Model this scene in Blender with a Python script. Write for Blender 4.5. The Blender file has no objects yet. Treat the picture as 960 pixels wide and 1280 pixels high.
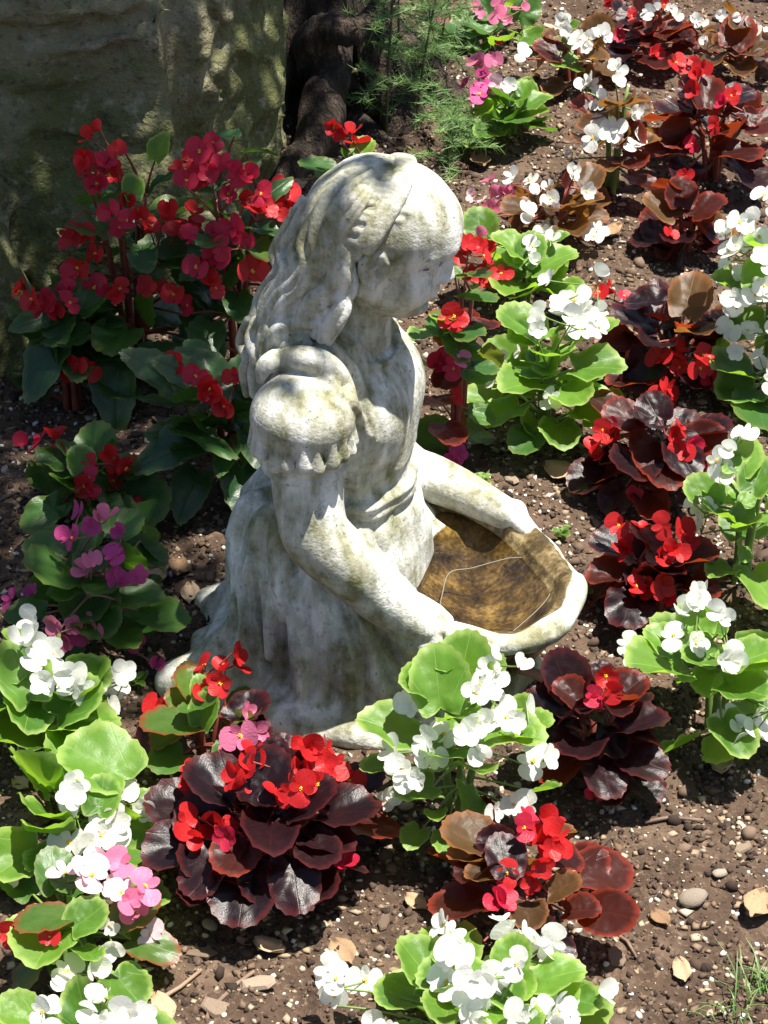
import bpy, bmesh, math, random
import numpy as np
from mathutils import Vector, Matrix, Euler, Quaternion

SC = bpy.context.scene
COL = SC.collection

# ------------------------------------------------------------------ camera
PITCH = math.radians(35.5)
VFOV = math.radians(24.0)
CAM_H = 1.636
cam_data = bpy.data.cameras.new('camera')
cam_data.sensor_fit = 'VERTICAL'
cam_data.angle = VFOV
cam_data.clip_start = 0.05
cam_data.clip_end = 400.0
camera = bpy.data.objects.new('camera', cam_data)
camera.location = (0.0, 0.0, CAM_H)
camera.rotation_euler = (math.radians(90) - PITCH, 0, 0)
COL.objects.link(camera)
SC.camera = camera

# ------------------------------------------------------------------ sky, sun, exposure
SUN_EL = math.radians(76)
SUN_AZ = math.radians(84)          # measured from +Y (behind the statue) towards +X
world = bpy.data.worlds.new('World')
SC.world = world
world.use_nodes = True
wn = world.node_tree.nodes
sky = wn.new('ShaderNodeTexSky')
sky.sky_type = 'NISHITA'
sky.sun_disc = False
sky.sun_elevation = SUN_EL
sky.sun_rotation = SUN_AZ
world.node_tree.links.new(sky.outputs[0], wn['Background'].inputs[0])
wn['Background'].inputs[1].default_value = 0.055
sun_data = bpy.data.lights.new('sun', 'SUN')
sun_data.energy = 5.0
sun_data.angle = math.radians(0.53)
sun_data.color = (1.0, 0.95, 0.86)
sun = bpy.data.objects.new('sun', sun_data)
SUN_DIR = Vector((math.sin(SUN_AZ) * math.cos(SUN_EL), math.cos(SUN_AZ) * math.cos(SUN_EL), math.sin(SUN_EL)))
sun.rotation_euler = SUN_DIR.to_track_quat('Z', 'Y').to_euler()
sun.location = (-3, 6, 8)
COL.objects.link(sun)
SC.view_settings.view_transform = 'Standard'
SC.view_settings.look = 'None'
SC.view_settings.exposure = 1.45
SC.view_settings.gamma = 1.0
SC.cycles.max_bounces = 8
SC.cycles.transparent_max_bounces = 8

# ------------------------------------------------------------------ photo pixel -> direction -> point on a plane
FPX = 640.0 / math.tan(VFOV / 2)
CAM = Vector((0, 0, CAM_H))
FWD = Vector((0, math.cos(PITCH), -math.sin(PITCH)))
UPV = Vector((0, math.sin(PITCH), math.cos(PITCH)))
def ray(x, y):
    return (FWD * FPX + Vector((1, 0, 0)) * (x - 480) + UPV * (640 - y)).normalized()
def at_z(x, y, z=0.0):
    d = ray(x, y)
    return CAM + d * ((z - CAM_H) / d.z)
def at_y(x, y, Y):
    d = ray(x, y)
    return CAM + d * (Y / d.y)

# ------------------------------------------------------------------ object helpers
def tag(o, label=None, cat=None, group=None, kind=None):
    if label: o['label'] = label
    if cat: o['category'] = cat
    if group: o['group'] = group
    if kind: o['kind'] = kind
    return o
def empty(name, loc=(0, 0, 0), rz=0.0):
    o = bpy.data.objects.new(name, None)
    o.empty_display_size = 0.05
    o.location = loc
    o.rotation_euler = (0, 0, rz)
    COL.objects.link(o)
    return o
def link(name, mesh, parent=None, mat=None):
    o = bpy.data.objects.new(name, mesh)
    if mat is not None and not mesh.materials:
        mesh.materials.append(mat)
    COL.objects.link(o)
    if parent is not None:
        o.parent = parent
    return o
def mesh_np(name, verts, faces, mat=None, smooth=True):
    me = bpy.data.meshes.new(name)
    verts = np.asarray(verts, dtype=np.float32)
    if isinstance(faces, np.ndarray):
        k = faces.shape[1]
        me.vertices.add(len(verts)); me.vertices.foreach_set('co', verts.ravel())
        me.loops.add(faces.size); me.loops.foreach_set('vertex_index', faces.astype(np.int32).ravel())
        me.polygons.add(len(faces))
        me.polygons.foreach_set('loop_start', np.arange(0, faces.size, k, dtype=np.int32))
        me.polygons.foreach_set('loop_total', np.full(len(faces), k, dtype=np.int32))
        me.update(calc_edges=True)
        me.validate()
    else:
        me.from_pydata(verts.tolist(), [], faces)
    if smooth:
        me.polygons.foreach_set('use_smooth', np.ones(len(me.polygons), dtype=bool))
    if mat is not None:
        me.materials.append(mat)
    me.update()
    return me
def tube_geo(pts, rads, sides=6, cap=True):
    """verts, faces of a tube along pts"""
    pts = [Vector(p) for p in pts]
    vs, fs = [], []
    n = len(pts)
    prev = None
    for i, p in enumerate(pts):
        t = (pts[min(i + 1, n - 1)] - pts[max(i - 1, 0)]).normalized()
        if prev is None:
            a = t.orthogonal().normalized()
        else:
            a = (prev - t * prev.dot(t)).normalized()
        prev = a
        b = t.cross(a)
        for k in range(sides):
            th = 2 * math.pi * k / sides
            vs.append(p + (a * math.cos(th) + b * math.sin(th)) * rads[i])
    for i in range(n - 1):
        for k in range(sides):
            k2 = (k + 1) % sides
            fs.append((i * sides + k, i * sides + k2, (i + 1) * sides + k2, (i + 1) * sides + k))
    if cap:
        fs.append(tuple(range(sides))[::-1])
        fs.append(tuple((n - 1) * sides + k for k in range(sides)))
    return vs, fs
def bez(a, b, c, n):
    a, b, c = Vector(a), Vector(b), Vector(c)
    return [a * (1 - t) ** 2 + b * (2 * t * (1 - t)) + c * t * t for t in [i / (n - 1) for i in range(n)]]

# ------------------------------------------------------------------ node helpers
class NT:
    def __init__(self, name):
        self.m = bpy.data.materials.new(name)
        self.m.use_nodes = True
        self.t = self.m.node_tree
        self.b = self.t.nodes['Principled BSDF']
        self.out = self.t.nodes['Material Output']
    def n(self, typ, **kw):
        nd = self.t.nodes.new(typ)
        for k, v in kw.items():
            if k.startswith('i_'):
                key = k[2:]
                key = int(key) if key.isdigit() else key.replace('_', ' ')
                nd.inputs[key].default_value = v
            else:
                setattr(nd, k, v)
        return nd
    def l(self, a, b):
        self.t.links.new(a, b)
    def obj(self):
        return self.n('ShaderNodeTexCoord').outputs['Object']
    def noise(self, vec, scale, detail=4, rough=0.55, out='Fac'):
        nd = self.n('ShaderNodeTexNoise', i_Scale=scale, i_Detail=detail, i_Roughness=rough)
        if vec is not None: self.l(vec, nd.inputs['Vector'])
        return nd.outputs[out]
    def ramp(self, fac, stops):
        nd = self.n('ShaderNodeValToRGB')
        e = nd.color_ramp.elements
        while len(e) < len(stops): e.new(0.5)
        for el, (p, c) in zip(e, stops):
            el.position = p
            el.color = (c, c, c, 1) if not hasattr(c, '__len__') else (*c, 1)
        self.l(fac, nd.inputs[0])
        return nd.outputs[0]
    def mix(self, fac, a, b, mode='MIX'):
        nd = self.n('ShaderNodeMix', data_type='RGBA', blend_type=mode)
        for s, v in ((nd.inputs[0], fac), (nd.inputs[6], a), (nd.inputs[7], b)):
            if hasattr(v, 'node'): self.l(v, s)
            elif hasattr(v, '__len__'): s.default_value = (*v, 1)
            else: s.default_value = v
        return nd.outputs[2]
    def math(self, op, a, b=0.0, c=0.0):
        nd = self.n('ShaderNodeMath', operation=op)
        for s, v in zip(nd.inputs, (a, b, c)):
            if hasattr(v, 'node'): self.l(v, s)
            else: s.default_value = v
        return nd.outputs[0]
    def bump(self, h, strength=0.4, dist=0.002, normal=None):
        nd = self.n('ShaderNodeBump', i_Strength=strength, i_Distance=dist)
        self.l(h, nd.inputs['Height'])
        if normal is not None: self.l(normal, nd.inputs['Normal'])
        return nd.outputs[0]
    def scaled(self, vec, s):
        nd = self.n('ShaderNodeMapping')
        nd.inputs['Scale'].default_value = s
        self.l(vec, nd.inputs['Vector'])
        return nd.outputs[0]
# ================================================================== GROUND
def vnoise(x, y, scale, seed):
    """smooth value noise"""
    r = np.random.RandomState(seed).rand(256, 256)
    u = x * scale + 37.3; w = y * scale + 11.7
    i = np.floor(u).astype(int); j = np.floor(w).astype(int)
    f = u - i; g = w - j
    f = f * f * (3 - 2 * f); g = g * g * (3 - 2 * g)
    a = r[i % 256, j % 256]; b = r[(i + 1) % 256, j % 256]; c = r[i % 256, (j + 1) % 256]; d = r[(i + 1) % 256, (j + 1) % 256]
    return (a * (1 - f) + b * f) * (1 - g) + (c * (1 - f) + d * f) * g - .5
def soil_z(x, y):
    x = np.asarray(x, float); y = np.asarray(y, float)
    z = .030 * vnoise(x, y, 3, 1) + .020 * vnoise(x, y, 9, 2) + .011 * vnoise(x, y, 26, 3) + .008 * vnoise(x, y, 60, 4)
    near = np.exp(-(((x - ST_X) ** 2 + (y - ST_Y) ** 2) / .30 ** 2) ** 2)
    return z * (1 - .6 * near) - .004
_o = at_z(470, 805); ST_X, ST_Y = _o.x, _o.y

m = NT('garden_soil')
co = m.n('ShaderNodeTexCoord').outputs['Object']
n1 = m.noise(co, 22, 8, 0.68)
n2 = m.noise(co, 150, 5, 0.65)
n3 = m.noise(co, 5, 4, 0.6)
c = m.ramp(n1, [(0.30, (0.026, 0.016, 0.011)), (0.52, (0.076, 0.049, 0.033)), (0.75, (0.160, 0.110, 0.076))])
c = m.mix(m.ramp(n2, [(0.55, 0.0), (0.72, 0.7)]), c, (0.25, 0.18, 0.125))
c = m.mix(m.ramp(n3, [(0.45, 0.0), (0.65, 0.45)]), c, (0.112, 0.075, 0.052))
m.l(c, m.b.inputs['Base Color'])
m.b.inputs['Roughness'].default_value = 0.95
m.b.inputs['Specular IOR Level'].default_value = 0.2
h = m.math('ADD', m.math('MULTIPLY', n1, 0.6), m.math('MULTIPLY', n2, 0.5))
m.l(m.bump(h, 0.9, 0.012), m.b.inputs['Normal'])
SOIL = m.m
def axis(lo, hi, step, far, n_far):
    mid = np.arange(lo, hi + 1e-6, step)
    g = np.geomspace(step * 2, far, n_far)
    return np.concatenate([lo - np.cumsum(g)[::-1], mid, hi + np.cumsum(g)])
gx = axis(-1.1, 1.1, .0085, 30, 16); gy = axis(1.25, 4.1, .0095, 30, 16)
X, Y = np.meshgrid(gx, gy, indexing='ij')
Z = soil_z(X, Y)
nX, nY = X.shape
V = np.stack([X, Y, Z], -1).reshape(-1, 3)
ii = np.arange(nX * nY).reshape(nX, nY)
Q = np.stack([ii[:-1, :-1], ii[1:, :-1], ii[1:, 1:], ii[:-1, 1:]], -1).reshape(-1, 4)
ground = link('ground', mesh_np('ground', V, Q, SOIL))
tag(ground, kind='structure')
# ================================================================== STATUE
ST_O = at_z(470, 805)
ST_RZ = math.radians(-18)
ST_F = Vector((math.cos(ST_RZ), math.sin(ST_RZ), 0))
ST_L = Vector((-math.sin(ST_RZ), math.cos(ST_RZ), 0))
def s_l(x, y, l):
    """pixel -> statue-local point on the lateral plane l"""
    d = ray(x, y)
    t = (l + (ST_O - CAM).dot(ST_L)) / d.dot(ST_L)
    P = CAM + d * t - ST_O
    return np.array((P.dot(ST_F), P.dot(ST_L), P.z))
def s_z(x, y, z):
    P = at_z(x, y, z) - ST_O
    return np.array((P.dot(ST_F), P.dot(ST_L), z))

class Vol:
    """signed distance on a grid; shapes are merged inside their own boxes"""
    def __init__(self, lo, hi, h):
        self.lo = np.array(lo, float); self.h = h
        self.n = np.ceil((np.array(hi) - self.lo) / h).astype(int) + 1
        self.d = np.full(self.n, 0.05, np.float32)
        self.ax = [(self.lo[i] + h * np.arange(self.n[i])).astype(np.float32) for i in range(3)]
    def box(self, lo, hi):
        a = np.clip(np.floor((np.array(lo) - self.lo) / self.h).astype(int), 0, self.n)
        b = np.clip(np.ceil((np.array(hi) - self.lo) / self.h).astype(int) + 1, 0, self.n)
        if (b <= a).any(): return None, None
        sl = tuple(slice(i, j) for i, j in zip(a, b))
        P = (self.ax[0][sl[0]][:, None, None], self.ax[1][sl[1]][None, :, None], self.ax[2][sl[2]][None, None, :])
        return sl, P
    def join(self, sl, d, k, op):
        D = self.d[sl]
        if op == 'add':
            if k > 0:
                h = np.clip(0.5 + 0.5 * (D - d) / k, 0, 1)
                self.d[sl] = D + (d - D) * h - k * h * (1 - h)
            else:
                self.d[sl] = np.minimum(D, d)
        else:
            e = -d
            if k > 0:
                h = np.clip(0.5 - 0.5 * (D - e) / k, 0, 1)
                self.d[sl] = D + (e - D) * h + k * h * (1 - h)
            else:
                self.d[sl] = np.maximum(D, e)
    def cap(self, a, b, ra, rb, k=0.006, op='add'):
        a = np.array(a, float); b = np.array(b, float)
        m = max(ra, rb) + k + 0.006
        sl, P = self.box(np.minimum(a, b) - m, np.maximum(a, b) + m)
        if sl is None: return
        ab = b - a; L2 = float(ab @ ab) + 1e-12
        q = [P[i] - a[i] for i in range(3)]
        t = np.clip((q[0] * ab[0] + q[1] * ab[1] + q[2] * ab[2]) / L2, 0, 1)
        d = np.sqrt((q[0] - t * ab[0]) ** 2 + (q[1] - t * ab[1]) ** 2 + (q[2] - t * ab[2]) ** 2) - (ra + t * (rb - ra))
        self.join(sl, d.astype(np.float32), k, op)
    def chain(self, pts, rs, k=0.006, op='add'):
        """one tube through pts: its pieces are merged hard, the tube then blends into the rest"""
        pts = np.array(pts, float); rs = np.array(rs, float)
        m = rs.max() + k + 0.006
        sl, P = self.box(pts.min(0) - m, pts.max(0) + m)
        if sl is None: return
        shp = tuple(s_.stop - s_.start for s_ in sl)
        T = np.full(shp, 0.05, np.float32)
        org = self.lo + self.h * np.array([s_.start for s_ in sl])
        for i in range(len(pts) - 1):
            a, b = pts[i], pts[i + 1]
            mm = max(rs[i], rs[i + 1]) + k + 0.006
            A = np.clip(np.floor((np.minimum(a, b) - mm - org) / self.h).astype(int), 0, shp)
            B = np.clip(np.ceil((np.maximum(a, b) + mm - org) / self.h).astype(int) + 1, 0, shp)
            if (B <= A).any(): continue
            w = tuple(slice(p, q) for p, q in zip(A, B))
            q = (P[0][w[0]] - a[0], P[1][:, w[1]] - a[1], P[2][:, :, w[2]] - a[2])
            ab = b - a; L2 = float(ab @ ab) + 1e-12
            t = np.clip((q[0] * ab[0] + q[1] * ab[1] + q[2] * ab[2]) / L2, 0, 1)
            d = np.sqrt((q[0] - t * ab[0]) ** 2 + (q[1] - t * ab[1]) ** 2 + (q[2] - t * ab[2]) ** 2) - (rs[i] + t * (rs[i + 1] - rs[i]))
            T[w] = np.minimum(T[w], d)
        self.join(sl, T, k, op)
    def ell(self, c, r, R=None, k=0.006, op='add'):
        c = np.array(c, float); r = np.array(r, float)
        m = max(r) + k + 0.008
        sl, P = self.box(c - m, c + m)
        if sl is None: return
        q = [P[i] - c[i] for i in range(3)]
        if R is not None:
            q = [R[0, i] * q[0] + R[1, i] * q[1] + R[2, i] * q[2] for i in range(3)]
        k0 = np.sqrt((q[0] / r[0]) ** 2 + (q[1] / r[1]) ** 2 + (q[2] / r[2]) ** 2)
        k1 = np.sqrt((q[0] / r[0] ** 2) ** 2 + (q[1] / r[1] ** 2) ** 2 + (q[2] / r[2] ** 2) ** 2) + 1e-6
        self.join(sl, (k0 * (k0 - 1) / k1).astype(np.float32), k, op)
    def loft(self, prof, fold=None, k=0.006, op='add'):
        """prof rows: z, cx, cy, rx, ry"""
        prof = np.array(prof, float)
        rm = max(prof[:, 3].max(), prof[:, 4].max()) + 0.03
        sl, P = self.box((prof[:, 1].min() - rm, prof[:, 2].min() - rm, prof[0, 0] - 0.02), (prof[:, 1].max() + rm, prof[:, 2].max() + rm, prof[-1, 0] + 0.02))
        z = P[2]
        cx, cy, rx, ry = [np.interp(z, prof[:, 0], prof[:, i]) for i in (1, 2, 3, 4)]
        x = P[0] - cx; y = P[1] - cy
        rr = np.sqrt((x / rx) ** 2 + (y / ry) ** 2)
        if fold is not None:
            th = np.arctan2(y / ry, x / rx)
            off = fold(th, z)
        else:
            off = 0.0
        d = (rr - 1) * np.minimum(rx, ry) - off
        ze = np.maximum(prof[0, 0] - z, z - prof[-1, 0])
        d = np.maximum(d * 0.85, ze)
        self.join(sl, d.astype(np.float32), k, op)
    def mesh(self, name, smooth=2):
        d = self.d; h = self.h
        s = d < 0
        nx, ny, nz = np.array(d.shape) - 1
        c = np.zeros((nx, ny, nz), np.int8)
        for i in (0, 1):
            for j in (0, 1):
                for k in (0, 1):
                    c += s[i:i + nx, j:j + ny, k:k + nz]
        I, J, K = np.nonzero((c > 0) & (c < 8))
        idx = np.full((nx, ny, nz), -1, np.int32)
        idx[I, J, K] = np.arange(len(I))
        acc = np.zeros((len(I), 3)); cnt = np.zeros(len(I))
        cor = [(i, j, k) for i in (0, 1) for j in (0, 1) for k in (0, 1)]
        for a in cor:
            for ax in range(3):
                if a[ax]: continue
                b = list(a); b[ax] = 1
                da = d[I + a[0], J + a[1], K + a[2]]; db = d[I + b[0], J + b[1], K + b[2]]
                m = (da < 0) != (db < 0)
                t = np.where(m, da / np.where(m, da - db, 1), 0)
                for q in range(3):
                    acc[:, q] += m * (a[q] + (t if q == ax else 0))
                cnt += m
        V = acc / cnt[:, None] + np.stack([I, J, K], 1)
        quads = []
        for ax in range(3):
            o = [q for q in range(3) if q != ax]
            s0 = [slice(None)] * 3; s1 = [slice(None)] * 3
            s0[ax] = slice(0, -1); s1[ax] = slice(1, None)
            e = s[tuple(s0)] != s[tuple(s1)]
            E = np.array(np.nonzero(e))
            ok = (E[o[0]] > 0) & (E[o[1]] > 0) & (E[o[0]] < idx.shape[o[0]]) & (E[o[1]] < idx.shape[o[1]])
            E = E[:, ok]
            def cell(da, db):
                q = [E[0].copy(), E[1].copy(), E[2].copy()]
                q[o[0]] = q[o[0]] - da; q[o[1]] = q[o[1]] - db
                return idx[q[0], q[1], q[2]]
            Q = np.stack([cell(1, 1), cell(0, 1), cell(0, 0), cell(1, 0)], 1)
            flip = s[E[0], E[1], E[2]]
            if ax == 1: flip = ~flip
            Q[~flip] = Q[~flip][:, ::-1]
            quads.append(Q)
        Q = np.concatenate(quads)
        Q = Q[(Q >= 0).all(1)]
        for _ in range(smooth):
            e0 = np.concatenate([Q[:, 0], Q[:, 1], Q[:, 2], Q[:, 3]]); e1 = np.concatenate([Q[:, 1], Q[:, 2], Q[:, 3], Q[:, 0]])
            n = np.bincount(e0, minlength=len(V)) + np.bincount(e1, minlength=len(V))
            A = np.stack([np.bincount(e0, V[e1, q], len(V)) + np.bincount(e1, V[e0, q], len(V)) for q in range(3)], 1) / np.maximum(n, 1)[:, None]
            V = V * 0.5 + A * 0.5
        return mesh_np(name, V * h + self.lo, Q)

def crv(pts, rs, n=5):
    """a smooth curve through points and radii"""
    P = np.array([np.append(p, r) for p, r in zip(pts, rs)], float)
    Q = np.vstack([2 * P[0] - P[1], P, 2 * P[-1] - P[-2]])
    out = []
    for i in range(1, len(Q) - 2):
        for t in np.arange(n) / n:
            a, b, c, d = Q[i - 1], Q[i], Q[i + 1], Q[i + 2]
            out.append(.5 * (2 * b + (c - a) * t + (2 * a - 5 * b + 4 * c - d) * t * t + (3 * b - a - 3 * c + d) * t ** 3))
    out.append(P[-1])
    out = np.array(out)
    return out[:, :3], np.maximum(out[:, 3], .0005)
LC = np.array(((CAM - ST_O).dot(ST_F), (CAM - ST_O).dot(ST_L), CAM.z))
def hit(V, D, x, y):
    """first point of the solid D on grid V that the line of sight through a pixel meets (else the nearest pass)"""
    d = ray(x, y); d = np.array((d.dot(ST_F), d.dot(ST_L), d.z))
    t = np.arange(1.6, 3.2, .0006)
    p = LC + t[:, None] * d
    i = np.rint((p - V.lo) / V.h).astype(int)
    ok = ((i >= 0) & (i < np.array(D.shape))).all(1)
    i = i[ok]; p = p[ok]
    val = D[i[:, 0], i[:, 1], i[:, 2]]
    n = np.nonzero(val < 0)[0]
    return p[n[0]] if len(n) else p[np.argmin(val)]
def rotm(yaw, pitch, roll=0.0):
    """columns: forward, left, up of a turned frame; pitch > 0 looks down"""
    M = Matrix.Rotation(yaw, 3, 'Z') @ Matrix.Rotation(pitch, 3, 'Y') @ Matrix.Rotation(roll, 3, 'X')
    return np.array(M)

# ---- stone
m = NT('weathered_cast_stone')
co = m.obj()
big = m.noise(co, 9, 6, 0.62)
mid = m.noise(co, 34, 6, 0.65)
fine = m.noise(co, 230, 4, 0.6)
streak = m.noise(m.scaled(co, (30, 30, 6)), 1.6, 5, 0.62)
base = m.ramp(mid, [(0.25, (0.42, 0.415, 0.37)), (0.5, (0.63, 0.628, 0.595)), (0.8, (0.76, 0.76, 0.73))])
moss = m.ramp(m.math('ADD', m.math('ADD', m.math('MULTIPLY', streak, 0.42), m.math('MULTIPLY', mid, 0.22)), m.math('MULTIPLY', big, 0.40)), [(0.445, 0.0), (0.51, 0.55), (0.59, 1.0)])
c1 = m.mix(moss, base, m.ramp(m.noise(co, 60, 4, 0.6), [(0.35, (0.115, 0.118, 0.050)), (0.65, (0.30, 0.295, 0.21))]))
spots = m.ramp(m.noise(co, 95, 5, 0.7), [(0.58, 0.0), (0.68, 0.6)])
c2 = m.mix(spots, c1, (0.15, 0.14, 0.10))
pits = m.ramp(fine, [(0.64, 0.0), (0.72, 0.75)])
c3 = m.mix(pits, c2, (0.09, 0.08, 0.06))
warm = m.ramp(big, [(0.54, 0.0), (0.72, 0.28)])
c4 = m.mix(warm, c3, (0.42, 0.34, 0.20))
wetat = m.n('ShaderNodeAttribute', attribute_name='wet').outputs['Fac']
wet = m.ramp(m.math('ADD', wetat, m.math('MULTIPLY', m.math('SUBTRACT', mid, 0.5), 0.9)), [(0.42, 0.0), (0.58, 1.0)])
wetg = m.math('ADD', m.math('MULTIPLY', m.noise(co, 26, 5, 0.6), 0.72), m.math('MULTIPLY', m.noise(co, 210, 3, 0.6), 0.28))
wetc = m.ramp(wetg, [(0.34, (0.018, 0.013, 0.006)), (0.48, (0.075, 0.052, 0.022)), (0.56, (0.165, 0.120, 0.058)), (0.66, (0.33, 0.255, 0.135))])
c5 = m.mix(wet, c4, wetc)
m.l(c5, m.b.inputs['Base Color'])
m.l(m.math('SUBTRACT', 0.85, m.math('MULTIPLY', wet, 0.71)), m.b.inputs['Roughness'])
m.b.inputs['Specular IOR Level'].default_value = 0.25
hgt = m.math('ADD', m.math('MULTIPLY', mid, 0.28), m.math('SUBTRACT', m.math('MULTIPLY', fine, 0.32), m.math('MULTIPLY', pits, 0.3)))
m.l(m.bump(hgt, 0.85, 0.0045), m.b.inputs['Normal'])
STONE = m.m

statue = empty('kneeling_girl_statue', ST_O, ST_RZ)
tag(statue, 'weathered white stone statue of a kneeling girl in a puff-sleeved dress holding a basin', 'statue')

# ---- head (own frame)
HS = 0.80      # this head against the life-size numbers below
HC = s_l(477, 296, -0.005)
HR = rotm(math.radians(15), math.radians(15), math.radians(0))
def hp(x, y, z):
    return HC + HR @ (np.array((x, y, z)) * HS)
def P3(*a): return np.array(a, float)

v = Vol(HC - 0.125, HC + 0.105, 0.0011)
def hell(x, y, z, rx, ry, rz, k=.006, op='add'):
    v.ell(hp(x, y, z), np.array((rx, ry, rz)) * HS, HR, k * HS, op)
def hcap(a, b, ra, rb, k=.006, op='add'):
    v.cap(hp(*a), hp(*b), ra * HS, rb * HS, k * HS, op)
def hchain(pts, rr, k=.006, op='add'):
    v.chain([hp(*p) for p in pts], [r * HS for r in rr], k * HS, op)
hell(-.012, 0, .018, .088, .070, .074, 0)
hell(.010, 0, .027, .0765, .0715, .0725, .01)
hell(.026, 0, -.028, .054, .056, .060, .02)
for s in (-1, 1):
    hcap((-.012, s * .048, -.040), (.044, s * .016, -.076), .018, .015, .02)
    hell(.046, s * .032, -.036, .026, .024, .026, .02)
    hchain([(.082, s * .009, .018), (.077, s * .028, .022), (.058, s * .048, .016)], [.0070, .0095, .0085], .008)
hell(.060, 0, -.076, .020, .020, .015, .014)
hell(.062, 0, .030, .026, .045, .034, .02)
for s in (-1, 1):
    hell(.082, s * .034, .002, .022, .026, .014, .006, 'sub')
    hell(.059, s * .032, .002, .0150, .018, .0105, .0015)
    hchain([(.079, s * .016, -.006), (.072, s * .032, -.008), (.054, s * .050, -.003)], [.0026, .003, .002], .003)
    hchain([(.082, s * .014, .0015), (.076, s * .032, .0025), (.054, s * .051, .001)], [.0026, .0036, .0028], .001, 'sub')
    hchain([(.081, s * .015, .009), (.074, s * .032, .0115), (.053, s * .051, .006)], [.0030, .0036, .0026], .002)
hchain([(.078, 0, .018), (.083, 0, -.006), (.0905, 0, -.028)], [.006, .007, .0090], .008)
for s in (-1, 1):
    hell(.084, s * .010, -.031, .008, .006, .006, .005)
    hell(.089, s * .005, -.038, .004, .003, .003, .002, 'sub')
hcap((.077, -.013, -.051), (.077, .013, -.051), .004, .004, .006)
hcap((.081, -.005, -.0475), (.081, .005, -.0475), .0055, .0055, .006)
hcap((.078, -.009, -.0595), (.078, .009, -.0595), .006, .006, .006)
hcap((.087, -.013, -.0535), (.087, .013, -.0535), .003, .003, .003, 'sub')
hcap((.076, -.014, -.0675), (.076, .014, -.0675), .003, .003, .006, 'sub')
NB = P3(-.025, 0, .385)
v.cap(hp(-.022, 0, -.045), NB, .035, .040, .012)
for s in (-1, 1):      # ears: rim, lobe, hollow
    e = lambda x, z, y=.0: (-.004 + x, s * (.0665 + y), -.006 + z)
    hell(*e(0, 0), .019, .011, .024, .004)
    hell(*e(.003, .001, .012), .011, .008, .015, .004, 'sub')
    ring = [e(.012, -.002, .003), e(.013, .012, .004), e(.004, .021, .005), e(-.009, .019, .006), e(-.016, .008, .007), e(-.014, -.006, .006), e(-.006, -.018, .004), e(.004, -.023, .003)]
    hchain(ring, [.0035, .0042, .0046, .0048, .0048, .0046, .005, .006], .003)
    hchain([e(.004, .010, .007), e(-.003, .0, .008), e(.002, -.010, .006)], [.003, .0035, .003], .003)
D0 = v.d.copy()
for pts in ([(448, 262), (462, 248), (482, 243), (505, 250)], [(446, 272), (464, 261), (486, 258), (512, 266)], [(445, 280), (460, 272), (480, 271), (500, 277)], [(446, 288), (458, 282), (472, 284)], [(455, 240), (470, 228), (492, 224), (515, 230)], [(462, 222), (480, 212), (505, 210), (530, 220)]):
    q = [hit(v, D0, *p) for p in pts]
    n_ = len(q)
    v.chain(*crv(q, [.0034, .0034, .0024, .001][:n_ - 1] + [.001]), .005)
link('head', v.mesh('head'), statue, STONE)

# ---- hair
px = [(490, 190), (442, 196), (408, 222), (386, 258), (368, 298), (350, 338), (331, 380), (318, 420), (313, 455), (317, 495), (328, 520)]
BK = np.array([s_l(x, y, -0.02) for x, y in px])        # silhouette of the back, statue-local
rs = random.Random(4)
v = Vol((HC[0] - .16, -.115, .29), (HC[0] + .10, .105, .615), 0.0013)
hell(-.010, 0, .022, .082, .0735, .0735, 0)
WID = (0, 0, .050, .056, .060, .062, .066, .070, .072, .070, .06)
for i in range(4, len(BK) - 1):
    c = BK[i]
    v.ell((c[0] + .049, 0.0, c[2] - .012 if i < 6 else c[2] - .004), (.045, WID[i], .036), None, .025)
BT = math.radians(-18)
bandN = HR @ np.array((math.cos(BT), 0, math.sin(BT)))
BP0 = (-.010, 0, .06)
bandP = hp(*BP0)
sl, P = v.box(v.lo, v.lo + v.h * v.n)
side = (P[0] - bandP[0]) * bandN[0] + (P[1] - bandP[1]) * bandN[1] + (P[2] - bandP[2]) * bandN[2]
D0 = v.d.copy()
def surf(c, d):
    """where a line from inside the hair mass leaves it"""
    t = np.arange(0, .13, .0007)
    p = c + t[:, None] * d
    i = np.clip(np.rint((p - v.lo) / v.h).astype(int), 0, np.array(D0.shape) - 1)
    n = np.nonzero(D0[i[:, 0], i[:, 1], i[:, 2]] > 0)[0]
    return p[n[0]] if len(n) else p[-1]
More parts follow.
